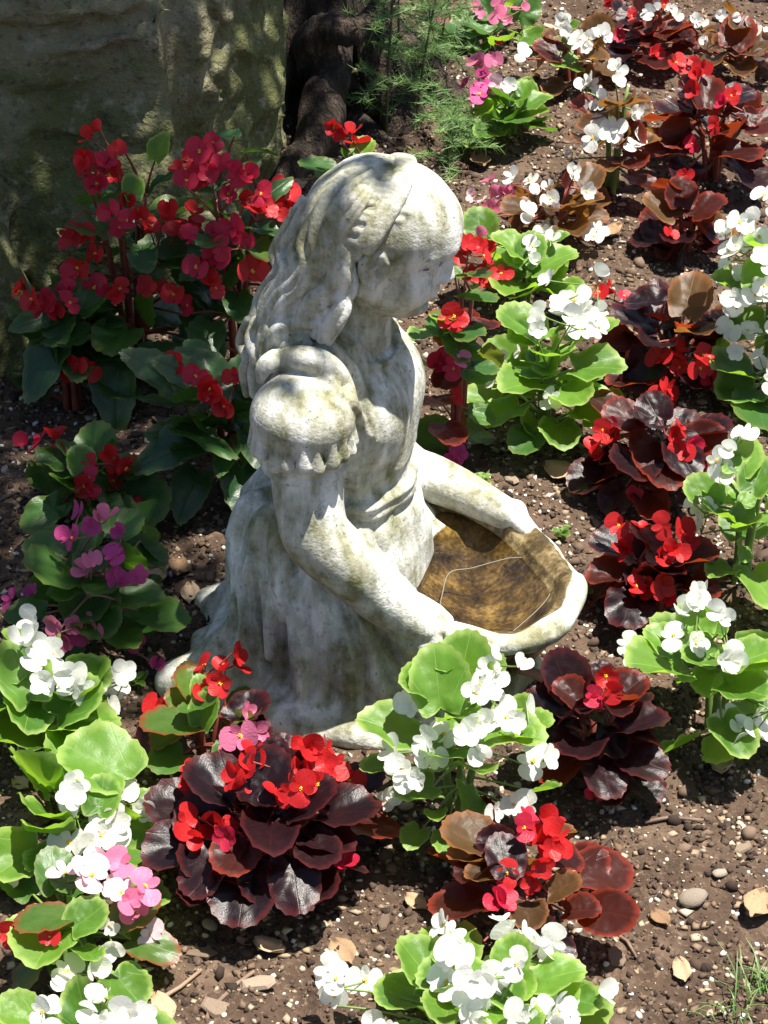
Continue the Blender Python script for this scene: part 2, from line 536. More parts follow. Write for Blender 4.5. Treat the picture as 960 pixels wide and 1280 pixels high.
# procedural waves all round the back
for j in range(40):
    a0 = math.radians(-104 + 208 * j / 39)
    ph = rs.uniform(0, 6.28); amp = rs.uniform(.10, .20); fr = rs.uniform(1.6, 2.3)
    t1 = rs.uniform(.82, .99) if abs(a0) < 1.3 else rs.uniform(.66, .84)
    pts, rr = [], []
    N = 40
    for i in range(N):
        u = i / (N - 1)
        a = a0 + amp * min(1, u * 2.5) * math.sin(ph + fr * 6.28 * u)
        if u < .38:                      # over the skull
            psi = math.radians(-60 + 135 * u / .38)
            th = a0 * 1.05 + .06 * math.sin(ph + u * 9)
            d_ = HR @ np.array((-math.sin(psi) - .25 * math.cos(th) * 0, math.sin(th) * math.cos(psi) * .95, math.cos(th) * math.cos(psi)))
            if psi > 0.9:
                w = (psi - .9) / .41
                d2 = np.array((-math.cos(a), math.sin(a), .10)); d_ = d_ * (1 - w) + d2 * w
            c_ = hp(-.012, 0, .015)
        else:
            w = (u - .38) / .62
            q = 3.2 + (t1 * (len(BK) - 1) - 3.2) * w
            k_ = min(int(q), len(BK) - 2); f_ = q - k_
            bk = BK[k_] * (1 - f_) + BK[k_ + 1] * f_
            c_ = np.array((bk[0] + .050, 0, bk[2])); d_ = np.array((-math.cos(a), math.sin(a), 0.0))
        d_ = d_ / np.linalg.norm(d_)
        pts.append(surf(c_, d_) + d_ * (.0012 + .0015 * math.sin(ph * 2 + fr * 9 * u)))
        rr.append(min(1, .25 + 2.2 * u) * (.0064 + .0030 * min(1, max(0, u - .2) / .3)) * (1 - .6 * max(0, (u - .8) / .2)))
    pts = np.array(pts)
    for _ in range(8): pts[1:-1] = (pts[:-2] + 2 * pts[1:-1] + pts[2:]) / 4
    v.chain(pts, rr, .0015)
v.d = np.maximum(v.d, side - 0.004)         # the cap ends at the hair band
# locks drawn over the mass, each laid where its outline meets the hair
locks = [
    ([(467, 214), (440, 232), (420, 258), (408, 287), (405, 310), (392, 333), (378, 358), (357, 377), (340, 402)], [.005, .007, .009, .010, .011, .012, .012, .011, .007]),
    ([(455, 235), (434, 255), (417, 279), (411, 303), (418, 330), (415, 352), (393, 372), (376, 390)], [.005, .007, .008, .010, .010, .011, .012, .008]),
    ([(470, 222), (452, 250), (430, 278), (412, 300), (417, 322), (429, 340), (428, 360), (408, 374), (386, 388), (372, 404)], [.003, .005, .007, .009, .0095, .010, .011, .012, .012, .008]),
    ([(384, 250), (365, 290), (353, 317), (358, 336), (350, 355), (336, 376), (328, 398), (318, 414)], [.006, .009, .010, .010, .011, .011, .010, .008]),
    ([(400, 255), (386, 285), (378, 306), (382, 328), (370, 352), (348, 372), (340, 392), (352, 404)], [.006, .009, .010, .010, .011, .012, .011, .007]),
    ([(430, 222), (408, 244), (396, 270), (392, 300), (396, 322), (384, 345)], [.005, .007, .008, .009, .009, .006]),
    ([(408, 404), (382, 402), (355, 408), (340, 426), (344, 444)], [.008, .012, .013, .012, .009]),
    ([(320, 402), (315, 426), (323, 447), (319, 467), (319, 492)], [.009, .012, .012, .012, .009]),
    ([(336, 412), (329, 436), (333, 460), (328, 480)], [.009, .011, .011, .008]),
    ([(426, 352), (425, 378), (414, 400), (402, 424)], [.004, .009, .010, .008]),
    ([(380, 420), (362, 430), (354, 446)], [.009, .012, .010]),
]
D0 = v.d.copy()
for pts, rr in locks:
    pp = np.array(pts, float); rr = np.array(rr)
    tg = np.gradient(pp, axis=0); nn = np.stack([-tg[:, 1], tg[:, 0]], 1); nn /= np.linalg.norm(nn, axis=1)[:, None]
    for k_, (off, rs_, lift) in enumerate(((-.85, .50, .15), (0.0, .66, .55), (.85, .50, .15))):       # each lock is three strands
        ps = pp + nn * (off * rr * 1350)[:, None]
        q = [hit(v, D0, *p) for p in ps]
        q = [p + (LC - p) / np.linalg.norm(LC - p) * r_ * lift for p, r_ in zip(q, rr)]
        v.chain(*crv(q, rr * rs_), .0005)
# band: a flat ribbon over the crown
def crown_r(c0, d_):
    best = 0
    for cc_, rr_ in (((-.010, 0, .022), (.083, .0745, .0745)), ((.010, 0, .027), (.0775, .0725, .0735))):
        cc_ = np.array(cc_); rr_ = np.array(rr_)
        o_ = (c0 - cc_) / rr_; w_ = d_ / rr_
        A_, B_, C_ = w_ @ w_, o_ @ w_, o_ @ o_ - 1
        best = max(best, (-B_ + math.sqrt(max(B_ * B_ - A_ * C_, 0))) / A_)
    return best
nrm = np.array((math.cos(BT), 0, math.sin(BT)))
c0 = np.array((.0, 0, .0245)); c0 = c0 + nrm * ((np.array(BP0) - c0) @ nrm)
for w in (-.007, -.0035, .0, .0035, .007):
    pts = []
    for th in np.radians(np.linspace(-98, 98, 49)):
        d_ = np.array((-math.sin(BT), 0, math.cos(BT))) * math.cos(th) + np.array((0, 1, 0)) * math.sin(th)
        cw = c0 + nrm * w
        pts.append(hp(*(cw + d_ * (crown_r(cw, d_) + .000))))
    v.chain(pts, [.0050] * 49, .0015)
link('hair', v.mesh('hair', 1), statue, STONE)

# ---- bodice and sleeves
SH = s_l(378, 520, -.118)      # near sleeve centre
SHF = SH * (1, -1, 1) + (-0.030, -0.016, -0.008)
def bfold(th, z):
    return .0016 * np.sin(th * 7 + z * 40) * np.clip((.33 - z) / .1, 0, 1) + .004 * np.exp(-((z - .222) / .010) ** 2) - .004 * np.exp(-((z - .243) / .008) ** 2) - .003 * np.exp(-((z - .203) / .007) ** 2) + .0016 * np.sin(z * 420) * np.exp(-((z - .224) / .022) ** 2)
v = Vol((-.16, -.20, .08), (.13, .20, .475), 0.0017)
v.loft([(.09, .000, 0, .058, .088), (.15, -.002, 0, .057, .082), (.19, -.006, 0, .053, .074), (.215, -.010, 0, .049, .070), (.24, -.012, 0, .050, .071), (.28, -.016, 0, .055, .078), (.32, -.020, 0, .055, .084), (.355, -.025, 0, .051, .088), (.385, -.031, 0, .040, .078), (.40, -.034, 0, .034, .055)], bfold, 0)
for s in (-1, 1):
    v.ell((.002, s * .036, .318), (.032, .036, .036), None, .03)
for S, s in ((SH, -1), (SHF, 1)):
    v.ell(S + (0, 0, -.001), (.0515, .048, .0425), None, .005)
    v.cap(S + (.0, -s * .035, .022), S + (-.01, -s * .055, .026), .026, .026, .012)
    for i in range(20):       # gathered scalloped hem
        a = 2 * math.pi * (i + .15 * math.sin(i * 3.3)) / 20
        pp = S + np.array((.0470 * math.cos(a), .0440 * math.sin(a), -.026 + .003 * math.sin(i * 2.1)))
        v.cap(pp + (0, 0, .016), pp + (0, 0, -.004), .004, .0080, .0015)
    v.loft([(S[2] - .056, S[0], S[1], .0385, .0355), (S[2] - .02, S[0], S[1], .043, .040)], None, .003)
    for dz in (-.044, -.054):
        ring = [S + np.array((.0385 * math.cos(a), .0355 * math.sin(a), dz)) for a in np.linspace(0, 2 * math.pi, 25)]
        v.chain(ring, [.0045] * 25, .002)
# slope from neck to shoulders
for s in (-1, 1):
    v.cap((-.030, s * .012, .412), (-.034, s * .078, .378), .028, .024, .022)
# collar ruffle lying over the shoulder, front seam of the pinafore
D0 = v.d.copy()
ruf = [hit(v, D0, *p) for p in ((328, 478), (336, 462), (356, 453), (382, 452), (406, 457), (424, 470), (435, 488), (441, 506), (452, 528), (464, 546))]
rr = [.004, .009, .0120, .0125, .0120, .011, .0095, .008, .006, .003]
ruf2 = [hit(v, D0, *p) for p in ((372, 452), (392, 462), (412, 474), (424, 492))]
seam = [hit(v, D0, *p) for p in ((404, 418), (418, 438), (440, 458), (453, 488), (462, 520), (470, 552))]
for s in (-1, 1):
    fl_ = lambda q: q if s < 0 else [p * (1, -1, 1) + (-.025, -.012, -.004) for p in q]
    up_ = np.array((-.002, s * .004, .006))
    v.chain(*crv([p + up_ * w_ for p, w_ in zip(fl_(ruf), (.6, 1, 1, 1, 1, 1, .9, .7, .5, .3))], rr), .0015)
    v.chain(*crv(fl_(ruf2), [.006, .008, .008, .005]), .003)
    v.chain(*crv(fl_(seam), [.005, .0055, .005, .0045, .004, .002]), .003)
# neckline: cut, far collar edge
v.ell((.016, 0, .418), (.036, .044, .034), None, .010, 'sub')
rim = [np.array((-.024 + .046 * math.cos(a), .052 * math.sin(a), .395 - .022 * max(0, math.cos(a)))) for a in np.linspace(-1.7, 1.9, 28)]
v.chain(rim, np.interp(np.linspace(0, 1, 28), [0, .45, .7, 1], [.0015, .0015, .004, .005]), .008)
link('bodice', v.mesh('bodice', 1), statue, STONE)

# ---- skirt and rocky foot
def sfold(th, z):
    g = np.clip((.23 - z) / .09, 0, 1)
    a = .0065 * np.sin(th * 11 + 1.2 * np.sin(z * 16)) + .0045 * np.sin(th * 5 + .7) + .003 * np.sin(th * 19 + z * 20)
    for t0, w, dpt in ((-3.02, .04, .008), (-2.80, .045, .013), (-2.58, .035, .008), (-2.36, .045, .013), (-2.14, .035, .007), (-1.96, .045, .013), (-1.72, .04, .008), (-1.50, .045, .010), (-1.22, .05, .010)):
        a = a - dpt * np.exp(-((th - t0 - .10 * np.sin(z * 17 + t0 * 5) - .5 * (z - .1)) / w) ** 2) * np.clip((z - .004) / .04, .25, 1)
    return 1.45 * a * g + .004 * np.sin(th * 6.3 + 2) * np.clip((.04 - z) / .03, 0, 1)
v = Vol((-.25, -.215, -.022), (.25, .20, .235), 0.002)
v.loft([(-.02, -.022, -.002, .188, .172), (.004, -.022, -.002, .180, .168), (.016, -.022, 0, .158, .158), (.035, -.022, 0, .139, .150), (.06, -.024, 0, .129, .145), (.10, -.030, 0, .123, .138), (.15, -.044, 0, .108, .124), (.19, -.044, 0, .090, .104), (.215, -.034, 0, .068, .080), (.23, -.020, 0, .052, .066)], sfold, 0)
for pts, rr in (
    ([(352, 616, -.05), (326, 628, -.062), (308, 648, -.070), (302, 676, -.074), (304, 720, -.085)], [.012, .014, .014, .013, .008]),
    ([(350, 636, -.085), (334, 648, -.092), (324, 668, -.095), (328, 700, -.105), (338, 760, -.125), (336, 820, -.14)], [.012, .013, .012, .010, .008, .004]),
    ([(364, 652, -.105), (352, 676, -.108), (350, 710, -.118), (358, 770, -.132)], [.012, .013, .010, .005]),
    ([(318, 632, -.055), (312, 660, -.062), (300, 700, -.068), (297, 750, -.075)], [.016, .018, .014, .008]),
    ([(392, 716, -.124), (398, 760, -.128), (404, 830, -.140)], [.003, .010, .004])):
    v.chain(*crv([s_l(p[0], p[1], p[2] * .94) for p in pts], rr), .016)
# toe of the plinth spreading over the soil
fl = [s_z(218, 864, 0), s_z(262, 872, .004), s_z(330, 906, .004), s_z(372, 914, .006), s_z(430, 916, .006), s_z(482, 905, .006), s_z(540, 900, 0)]
for q, r_ in zip(fl, (.020, .026, .024, .024, .026, .026, .03)):
    v.ell(q + (0.004, .016, 0), (r_ * 1.5, r_ * 1.2, .022), None, .014)
v.chain(*crv([s_z(228, 854, .004), s_z(258, 836, .018), s_z(282, 812, .045), s_l(302, 770, -.06)], [.014, .022, .026, .024]), .03)
# knees and plinth under the basin
v.cap((.0, -.07, .055), (.09, -.05, .035), .06, .055, .03)
v.cap((.0, .07, .055), (.09, .05, .035), .06, .055, .03)
v.ell((.11, 0, .01), (.065, .080, .07), None, .02)
v.ell((.140, .03, .180), (.122, .155, .115), None, .006, 'sub')
link('skirt', v.mesh('skirt', 1), statue, STONE)

# ---- basin
RZ = .122
rimpx = [(522, 774), (548, 786), (575, 797), (610, 803), (648, 805), (680, 795), (704, 778), (717, 756), (721, 738), (714, 722), (700, 706), (684, 688), (664, 668), (640, 648), (612, 630), (575, 612), (545, 600)]
RP = np.array([s_z(x, y, RZ) for x, y in rimpx])
BC = np.array((.112, .002))
ang = np.arctan2(RP[:, 1] - BC[1], RP[:, 0] - BC[0]); rad = np.hypot(RP[:, 1] - BC[1], RP[:, 0] - BC[0])
o = np.argsort(ang); ANG = ang[o]; RAD = rad[o]
ANGX = np.concatenate([[-math.pi], ANG, [math.pi]]); RADX = np.concatenate([[.09], RAD, [.09]])
_a = np.linspace(-math.pi, math.pi, 181); _r = np.interp(_a, ANGX, RADX)
for _ in range(10): _r[1:-1] = (_r[:-2] + 2 * _r[1:-1] + _r[2:]) / 4
ANGX, RADX = _a, _r
def rimr(th):
    return np.interp(th, ANGX, RADX)
v = Vol((-.03, -.18, -.01), (.27, .18, .16), 0.0017)
sl, P = v.box(v.lo, v.lo + v.h * v.n)
x = P[0] - BC[0]; y = P[1] - BC[1]; z = P[2]
th = np.arctan2(y, x); r = np.sqrt(x * x + y * y)
R = rimr(th)
outer = r - (R + .004) * (.30 + .70 * np.clip((z - .0) / RZ, 0, 1) ** .75) - .003 * np.sin(th * 9 + 1) * np.clip(z / RZ, 0, 1)
inner = r - np.maximum(R - .012, .01) * np.clip((z - .070) / (RZ + .012 - .070), 0, 1.2) ** .42
d = np.maximum(np.maximum(outer, -inner), np.maximum(z - RZ, -z - .0)) * .7
v.d[sl] = np.maximum(d, np.where(P[1] > 0, .02, .062) - P[0])
tt = np.linspace(ANG[0], ANG[-1], 44)
rpts = [np.array((BC[0] + (rimr(t) - .003) * math.cos(t), BC[1] + (rimr(t) - .003) * math.sin(t), RZ - .002 + .0025 * math.sin(t * 7))) for t in tt]
v.chain(rpts, [.0125 + .002 * math.sin(t * 9 + 1) for t in tt], .006)
lip = s_z(719, 738, RZ)
v.ell(lip + (-.002, 0, .003), (.012, .016, .012), None, .006)
v.ell(lip + (-.010, .026, .012), (.010, .012, .008), None, .006, 'sub')
basin = link('basin', v.mesh('basin'), statue, STONE)
nv = len(basin.data.vertices)
cen = np.empty(nv * 3, np.float32); basin.data.vertices.foreach_get('co', cen); cen = cen.reshape(-1, 3)
thp = np.arctan2(cen[:, 1] - BC[1], cen[:, 0] - BC[0]); rp = np.hypot(cen[:, 1] - BC[1], cen[:, 0] - BC[0])
edge = rimr(thp) - .010 + .014 * np.clip((thp + .15) / .4, 0, 1)
w_in = np.clip(.5 + (edge - rp) / .012, 0, 1) * (cen[:, 2] > .05)
w_un = np.clip(.5 + (.078 - cen[:, 2]) / .03, 0, 1) * np.clip((rp - rimr(thp) * .45) / .01, 0, 1)
at = basin.data.attributes.new('wet', 'FLOAT', 'POINT')
at.data.foreach_set('value', np.maximum(w_in, w_un * .55).astype(np.float32))

# ---- arms and hands
v = Vol((-.10, -.20, .06), (.22, .20, .36), 0.0015)
def arm(pts, rr, k=.012):
    v.chain(pts, rr, k)
EL = s_l(398, 672, -.135)
WR = s_l(482, 748, -.116)
N_arm = [SH + (0, 0, -.02), s_l(384, 600, -.122), s_l(388, 640, -.130), EL, s_l(432, 704, -.132), s_l(460, 730, -.124), WR]
v.chain(*crv(N_arm, [.034, .0355, .034, .034, .032, .029, .0255]), .012)
KN = s_l(532, 782, -.110)
v.chain([WR, s_l(504, 764, -.112), KN], [.024, .023, .012], .016)
v.ell(s_l(512, 776, -.114), (.028, .017, .015), rotm(.1, .5), .012)
v.chain([s_l(500, 748, -.100), s_l(524, 756, -.090), s_l(545, 766, -.088), s_l(558, 776, -.088)], [.014, .0115, .0095, .0078], .004)
for a, b, c_ in [((538, 778, -.103), (556, 790, -.104), (566, 804, -.103)), ((528, 786, -.110), (546, 802, -.112), (553, 816, -.108)), ((515, 792, -.116), (531, 809, -.119), (536, 824, -.114)), ((500, 792, -.121), (512, 809, -.123), (515, 822, -.118))]:
    A, B, C_ = s_l(*a), s_l(*b), s_l(*c_)
    v.chain(*crv([WR * .5 + A * .5, A, B, C_], [.010, .0112, .0100, .0075]), .0015)
# far arm
FW = s_z(628, 640, .135)
F_arm = [SHF + (0, 0, -.02), SHF + (-.004, .010, -.09), np.array((-.050, .125, .190)), s_l(505, 586, .122), s_l(540, 598, .124), s_l(580, 615, .120), FW]
v.chain(*crv(F_arm, [.034, .034, .033, .030, .0265, .023, .018]), .012)
for i, dy in enumerate((.012, .003, -.006)):
    A = FW + (.012, .003 + dy, -.002); B = s_z(652 + 3 * i, 655 + 2 * i, .128) + (0, dy * .6, 0); C_ = s_z(676 + 2 * i, 676 + 3 * i, .122) + (0, dy * .3, 0)
    v.chain(*crv([FW, A, B, C_], [.012, .009, .008, .005]), .003)
link('arms', v.mesh('arms', 5), statue, STONE)

# everything of the figure under the waterline is stained and wet
for o in statue.children:
    me = o.data
    if o.name not in ('skirt', 'bodice'): continue
    cn = np.empty(len(me.vertices) * 3, np.float32); me.vertices.foreach_get('co', cn); cn = cn.reshape(-1, 3)
    t_ = np.arctan2(cn[:, 1] - BC[1], cn[:, 0] - BC[0]); r_ = np.hypot(cn[:, 1] - BC[1], cn[:, 0] - BC[0])
    w_ = np.clip((RZ - .004 - cn[:, 2]) / .012, 0, 1) * (r_ < np.maximum(rimr(t_), .08) + .004) * (cn[:, 2] > .03)
    at = me.attributes.new('wet', 'FLOAT', 'POINT')
    at.data.foreach_set('value', w_.astype(np.float32))
# ---- water
m = NT('pond_water')                    # a clear shallow film: sun passes straight through, the surface mirrors the sky
co = m.obj()
bp = m.bump(m.math('ADD', m.noise(co, 70, 2, 0.5), m.math('MULTIPLY', m.noise(co, 22, 2, 0.5), 0.8)), 0.35, 0.004)
fr = m.n('ShaderNodeFresnel', i_IOR=1.45); m.l(bp, fr.inputs['Normal'])
tr = m.n('ShaderNodeBsdfTransparent'); tr.inputs[0].default_value = (0.80, 0.73, 0.55, 1)
gl = m.n('ShaderNodeBsdfGlossy', i_Roughness=0.04); m.l(bp, gl.inputs['Normal'])
mx = m.n('ShaderNodeMixShader'); m.l(m.math('MINIMUM', m.math('MULTIPLY', fr.outputs[0], 1.3), 1.0), mx.inputs[0]); m.l(tr.outputs[0], mx.inputs[1]); m.l(gl.outputs[0], mx.inputs[2])
m.l(mx.outputs[0], m.out.inputs[0])
WATER = m.m
n = 64
vs = [(BC[0], BC[1], RZ - .011)]
for i in range(n):
    t = -math.pi + 2 * math.pi * i / n
    R_ = max(float(rimr(t)) - .010, .02)
    vs.append((BC[0] + R_ * math.cos(t), BC[1] + R_ * math.sin(t), RZ - .011))
fs = [(0, 1 + i, 1 + (i + 1) % n) for i in range(n)]
water = link('water', mesh_np('water', vs, fs, WATER))
water.location = ST_O; water.rotation_euler = (0, 0, ST_RZ)
tag(water, 'shallow clear water over brown sediment in the stone basin', 'water')

sc_px = [(548, 768), (553, 742), (562, 716), (590, 710), (615, 703), (642, 697), (664, 700), (682, 712), (692, 727), (686, 745), (672, 762), (652, 780), (640, 790)]  # caustic line along the water's edge, put in as a thin pale tube
m = NT('caustic_tint')
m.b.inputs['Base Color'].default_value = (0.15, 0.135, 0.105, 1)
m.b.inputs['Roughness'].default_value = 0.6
CAUSTIC = m.m
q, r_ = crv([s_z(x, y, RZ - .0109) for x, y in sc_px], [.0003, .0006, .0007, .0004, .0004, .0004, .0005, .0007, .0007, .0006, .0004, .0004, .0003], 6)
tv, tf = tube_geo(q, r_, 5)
lk = link('caustic_line', mesh_np('caustic_line', tv, tf, CAUSTIC), statue)
# ================================================================== BOULDERS, TREE, FERN, EDGING
m = NT('mossy_sandstone')
co = m.obj()
a = m.noise(co, 3.2, 7, 0.62); b = m.noise(co, 16, 7, 0.68); f = m.noise(co, 90, 4, 0.6)
c = m.ramp(b, [(0.28, (0.13, 0.11, 0.068)), (0.5, (0.28, 0.245, 0.165)), (0.74, (0.46, 0.41, 0.30))])
mm = m.ramp(m.math('ADD', m.math('MULTIPLY', a, 0.65), m.math('MULTIPLY', b, 0.35)), [(0.36, 0.0), (0.53, 0.88)])
c = m.mix(mm, c, (0.085, 0.098, 0.028))
c = m.mix(m.ramp(f, [(0.56, 0.0), (0.68, 0.7)]), c, (0.06, 0.055, 0.038))
c = m.mix(m.ramp(m.noise(co, 42, 6, .7), [(0.55, 0.0), (0.70, 0.6)]), c, (0.40, 0.37, 0.29))
m.l(c, m.b.inputs['Base Color'])
m.b.inputs['Roughness'].default_value = 0.92
m.b.inputs['Specular IOR Level'].default_value = 0.2
m.l(m.bump(m.math('ADD', b, m.math('MULTIPLY', f, 0.4)), 1.0, 0.022), m.b.inputs['Normal'])
ROCK = m.m

def boulder(name, loc, size, rz, cuts, seed, label, groove=None):
    """a block trimmed by planes and roughened by noise"""
    sx, sy, sz = size
    v = Vol((-sx * .62, -sy * .62, -.06), (sx * .62, sy * .62, sz * 1.12), 0.0085)
    sl, P = v.box(v.lo, v.lo + v.h * v.n)
    x, y, z = np.broadcast_arrays(*P)
    wob = .045 * vnoise(x * 1.0 + z * .7, y + z * .9, 6, seed) + .030 * np.abs(vnoise(x + z * .8, y - z * 1.2, 15, seed + 1)) * 2 + .014 * vnoise(x - z, y + z * .8, 42, seed + 2)
    q = [np.abs(x) - sx / 2 + .04, np.abs(y) - sy / 2 + .04, np.abs(z - sz / 2 + .03) - sz / 2]
    d = np.sqrt(np.maximum(q[0], 0) ** 2 + np.maximum(q[1], 0) ** 2 + np.maximum(q[2], 0) ** 2) + np.minimum(np.maximum(np.maximum(q[0], q[1]), q[2]), 0) - .04
    for nx, ny, nz, off in cuts:
        l = math.sqrt(nx * nx + ny * ny + nz * nz)
        d = np.maximum(d, (nx * x + ny * y + nz * z) / l - off)
    v.d = (d + wob).astype(np.float32)
    if groove:                        # cracks, laid where the line of sight meets the face
        iv = (Matrix.Translation(Vector(loc)) @ Matrix.Rotation(rz, 4, 'Z')).inverted()
        D0 = v.d.copy()
        for pts, r in groove:
            q = []
            for x_, y_ in pts:
                c_ = np.array(iv @ CAM); d_ = np.array(iv.to_3x3() @ ray(x_, y_))
                p = c_ + np.arange(1.8, 4.6, .002)[:, None] * d_
                k = np.rint((p - v.lo) / v.h).astype(int); ok = ((k >= 0) & (k < np.array(D0.shape))).all(1); k = k[ok]; p = p[ok]
                if not len(p): continue
                n_ = np.nonzero(D0[k[:, 0], k[:, 1], k[:, 2]] < 0)[0]
                if len(n_): q.append(p[n_[0]])
            if len(q) > 2: v.chain(*crv(q, [r] * len(q)), .004, 'sub')
    o = link(name, v.mesh(name, 1), None, ROCK)
    o.location = loc; o.rotation_euler = (0, 0, rz)
    tag(o, label, 'boulder')
    return o
pr = at_y(322, 140, 2.72)          # right front edge of the big stone
boulder('boulder', (pr.x - .55, 3.00, -.03), (1.12, .56, .52), math.radians(3),
        [(.20, -.95, .16, .30), (.9, -.35, .18, .52), (-.2, -.45, .9, .47), (.55, -.2, .9, .58)], 5,
        'large flat-faced mossy sandstone boulder rising behind the red begonias',
        [([(226, 4), (232, 50), (240, 100), (244, 150), (254, 200), (262, 250)], .032), ([(262, 10), (276, 50), (268, 90), (282, 130)], .010), ([(0, 40), (60, 46), (120, 38), (180, 20)], .014), ([(30, 120), (20, 200), (40, 290)], .012), ([(120, 150), (170, 190), (210, 185)], .008)])
pl = at_z(-22, 500)
boulder('boulder', (pl.x - .12, pl.y + .16, -.02), (.34, .36, .36), math.radians(20), [(.7, -.5, .6, .20), (-.3, -.8, .5, .2)], 21,
        'smaller dark mossy stone in front of the large boulder, deep in shade')

# ---- gnarled juniper: twisted trunk, pale bent limb, crown overhead that shades the left of the bed
m = NT('juniper_bark')
co = m.obj()
g = m.noise(m.scaled(co, (40, 40, 5)), 1.5, 6, 0.65)
c = m.ramp(g, [(0.36, (0.012, 0.008, 0.005)), (0.54, (0.060, 0.038, 0.024)), (0.72, (0.20, 0.145, 0.10))])
m.l(c, m.b.inputs['Base Color']); m.b.inputs['Roughness'].default_value = 0.9
m.l(m.bump(m.math('ADD', g, m.math('MULTIPLY', m.noise(m.scaled(co, (120, 120, 14)), 1.5, 4, .6), .5)), 1.0, 0.035), m.b.inputs['Normal'])
BARK = m.m
m = NT('juniper_foliage')
rnd = m.n('ShaderNodeObjectInfo').outputs['Random']
co = m.obj()
c = m.ramp(m.noise(co, 9, 3, 0.6), [(0.3, (0.030, 0.060, 0.018)), (0.7, (0.075, 0.125, 0.035))])
m.l(c, m.b.inputs['Base Color']); m.b.inputs['Roughness'].default_value = 0.6
CROWN = m.m
tb = at_z(392, 165)
tree = empty('juniper_tree', (tb.x, tb.y + .10, 0))
tag(tree, 'old gnarled tree with a twisted brown trunk beside the large boulder', 'tree')
rt = random.Random(11)
v = Vol((-.34, -.30, -.05), (.34, .34, .62), .006)
lean = lambda t: np.array((-.10 * t + .03 * math.sin(5 * t), .12 * t, t * .72 - .03))
for k in range(8):
    a0 = 2 * math.pi * k / 8 + rt.uniform(-.2, .2)
    pts, rr = [], []
    fl = rt.uniform(.14, .24)
    for i in range(12):
        t = i / 11
        R_ = .062 - .012 * t + fl * max(0, .22 - t) / .22 * (1 if t < .22 else 0) * .9
        a = a0 + 2.1 * t
        pts.append(lean(t) + np.array((R_ * math.cos(a), R_ * math.sin(a), 0)))
        rr.append(.034 - .010 * t + .006 * math.sin(k + 7 * t) - (.012 if i == 0 else 0))
    v.chain(pts, rr, .006)
v.chain([lean(0), lean(.5), lean(1)], [.06, .055, .05], .01)
_s, _P = v.box(v.lo, v.lo + v.h * v.n)
_x, _y, _z = np.broadcast_arrays(*_P)
v.d = v.d + (.016 * vnoise(_x + _z * .3, _y - _z * .25, 22, 40) + .010 * vnoise(_x - _z * .2, _y + _z * .2, 55, 41)).astype(np.float32)
link('trunk', v.mesh('trunk', 1), tree, BARK)
def limb(pts, rr, name='branch', sides=9):
    q, r_ = crv([np.array(p) for p in pts], rr, 6)
    r_ = [x_ * (1 + .12 * math.sin(3.1 * i)) for i, x_ in enumerate(r_)]
    tv, tf = tube_geo(q, r_, sides)
    return link(name, mesh_np(name, tv, tf, BARK), tree)
top = lean(.95)
def tl(x, y, Y):
    p = at_y(x, y, Y); return np.array((p.x - tree.location.x, p.y - tree.location.y, p.z))
limb([tl(376, 96, tb.y + .06), tl(392, 52, tb.y + .02), tl(412, 36, tb.y), tl(440, 40, tb.y - .02), tl(462, 26, tb.y), tl(484, -12, tb.y + .04), tl(500, -70, tb.y + .08)], [.032, .030, .024, .021, .018, .016, .012])
limb([tl(372, 90, tb.y + .08), tl(362, 40, tb.y + .10), tl(346, -10, tb.y + .12), tl(330, -70, tb.y + .12)], [.026, .022, .018, .014])
limb([tl(440, 150, tb.y + .03), tl(470, 172, tb.y - .02), tl(500, 196, tb.y - .06)], [.022, .016, .006], 'root')
limb([tl(452, 130, tb.y + .05), tl(492, 140, tb.y + .02), tl(520, 158, tb.y)], [.018, .013, .005], 'root')
# crown: leaf sprays in clumps above the part of the bed that lies in shade
SHADE = [(-420, -160), (250, -200), (520, -180), (500, 60), (430, 150), (372, 240), (330, 330), (300, 430), (296, 560), (285, 660), (250, 745), (150, 780), (40, 790), (-60, 800), (-420, 820)]
def inside(x, y, poly):
    c = False
    for i in range(len(poly)):
        x1, y1 = poly[i - 1]; x2, y2 = poly[i]
        if (y1 > y) != (y2 > y) and x < (x2 - x1) * (y - y1) / (y2 - y1) + x1: c = not c
    return c
clumps = []
while len(clumps) < 300:
    x, y = rt.uniform(-420, 520), rt.uniform(-200, 820)
    w = (at_z(x, y) - CAM).length / 3.4
    if inside(x, y, SHADE) and rt.random() < w * w * w:
        gpt = at_z(x, y, .12)
        zc = rt.uniform(1.75, 2.7)
        clumps.append(gpt + SUN_DIR * (zc / SUN_DIR.z))
base_ = Vector(tree.location)
vs, fs = [], []
for c_ in clumps:
    R_ = rt.uniform(.07, .15)
    for _ in range(26):
        p = c_ + Vector((rt.gauss(0, R_ * .6), rt.gauss(0, R_ * .6), rt.gauss(0, R_ * .45))) - base_
        u = Vector((rt.gauss(0, 1), rt.gauss(0, 1), rt.gauss(0, .5))).normalized()
        w_ = u.orthogonal().normalized(); w_.rotate(Quaternion(u, rt.uniform(0, 6.28)))
        L_, W_ = rt.uniform(.03, .06), rt.uniform(.010, .020)
        n = len(vs)
        vs += [p - u * L_ * .5, p + w_ * W_, p + u * L_ * .6, p - w_ * W_]
        fs.append((n, n + 1, n + 2, n + 3))
link('crown', mesh_np('crown', vs, fs, CROWN, smooth=False), tree)
mainc = sum(clumps, Vector()) / len(clumps) - base_
fork = np.array(lean(1))
midp = np.array(mainc) * .5 + fork * .5
limb([fork, fork * .4 + midp * .6 + (0.05, .05, 0), midp, np.array(mainc) - (0, 0, .15)], [.05, .045, .038, .022])
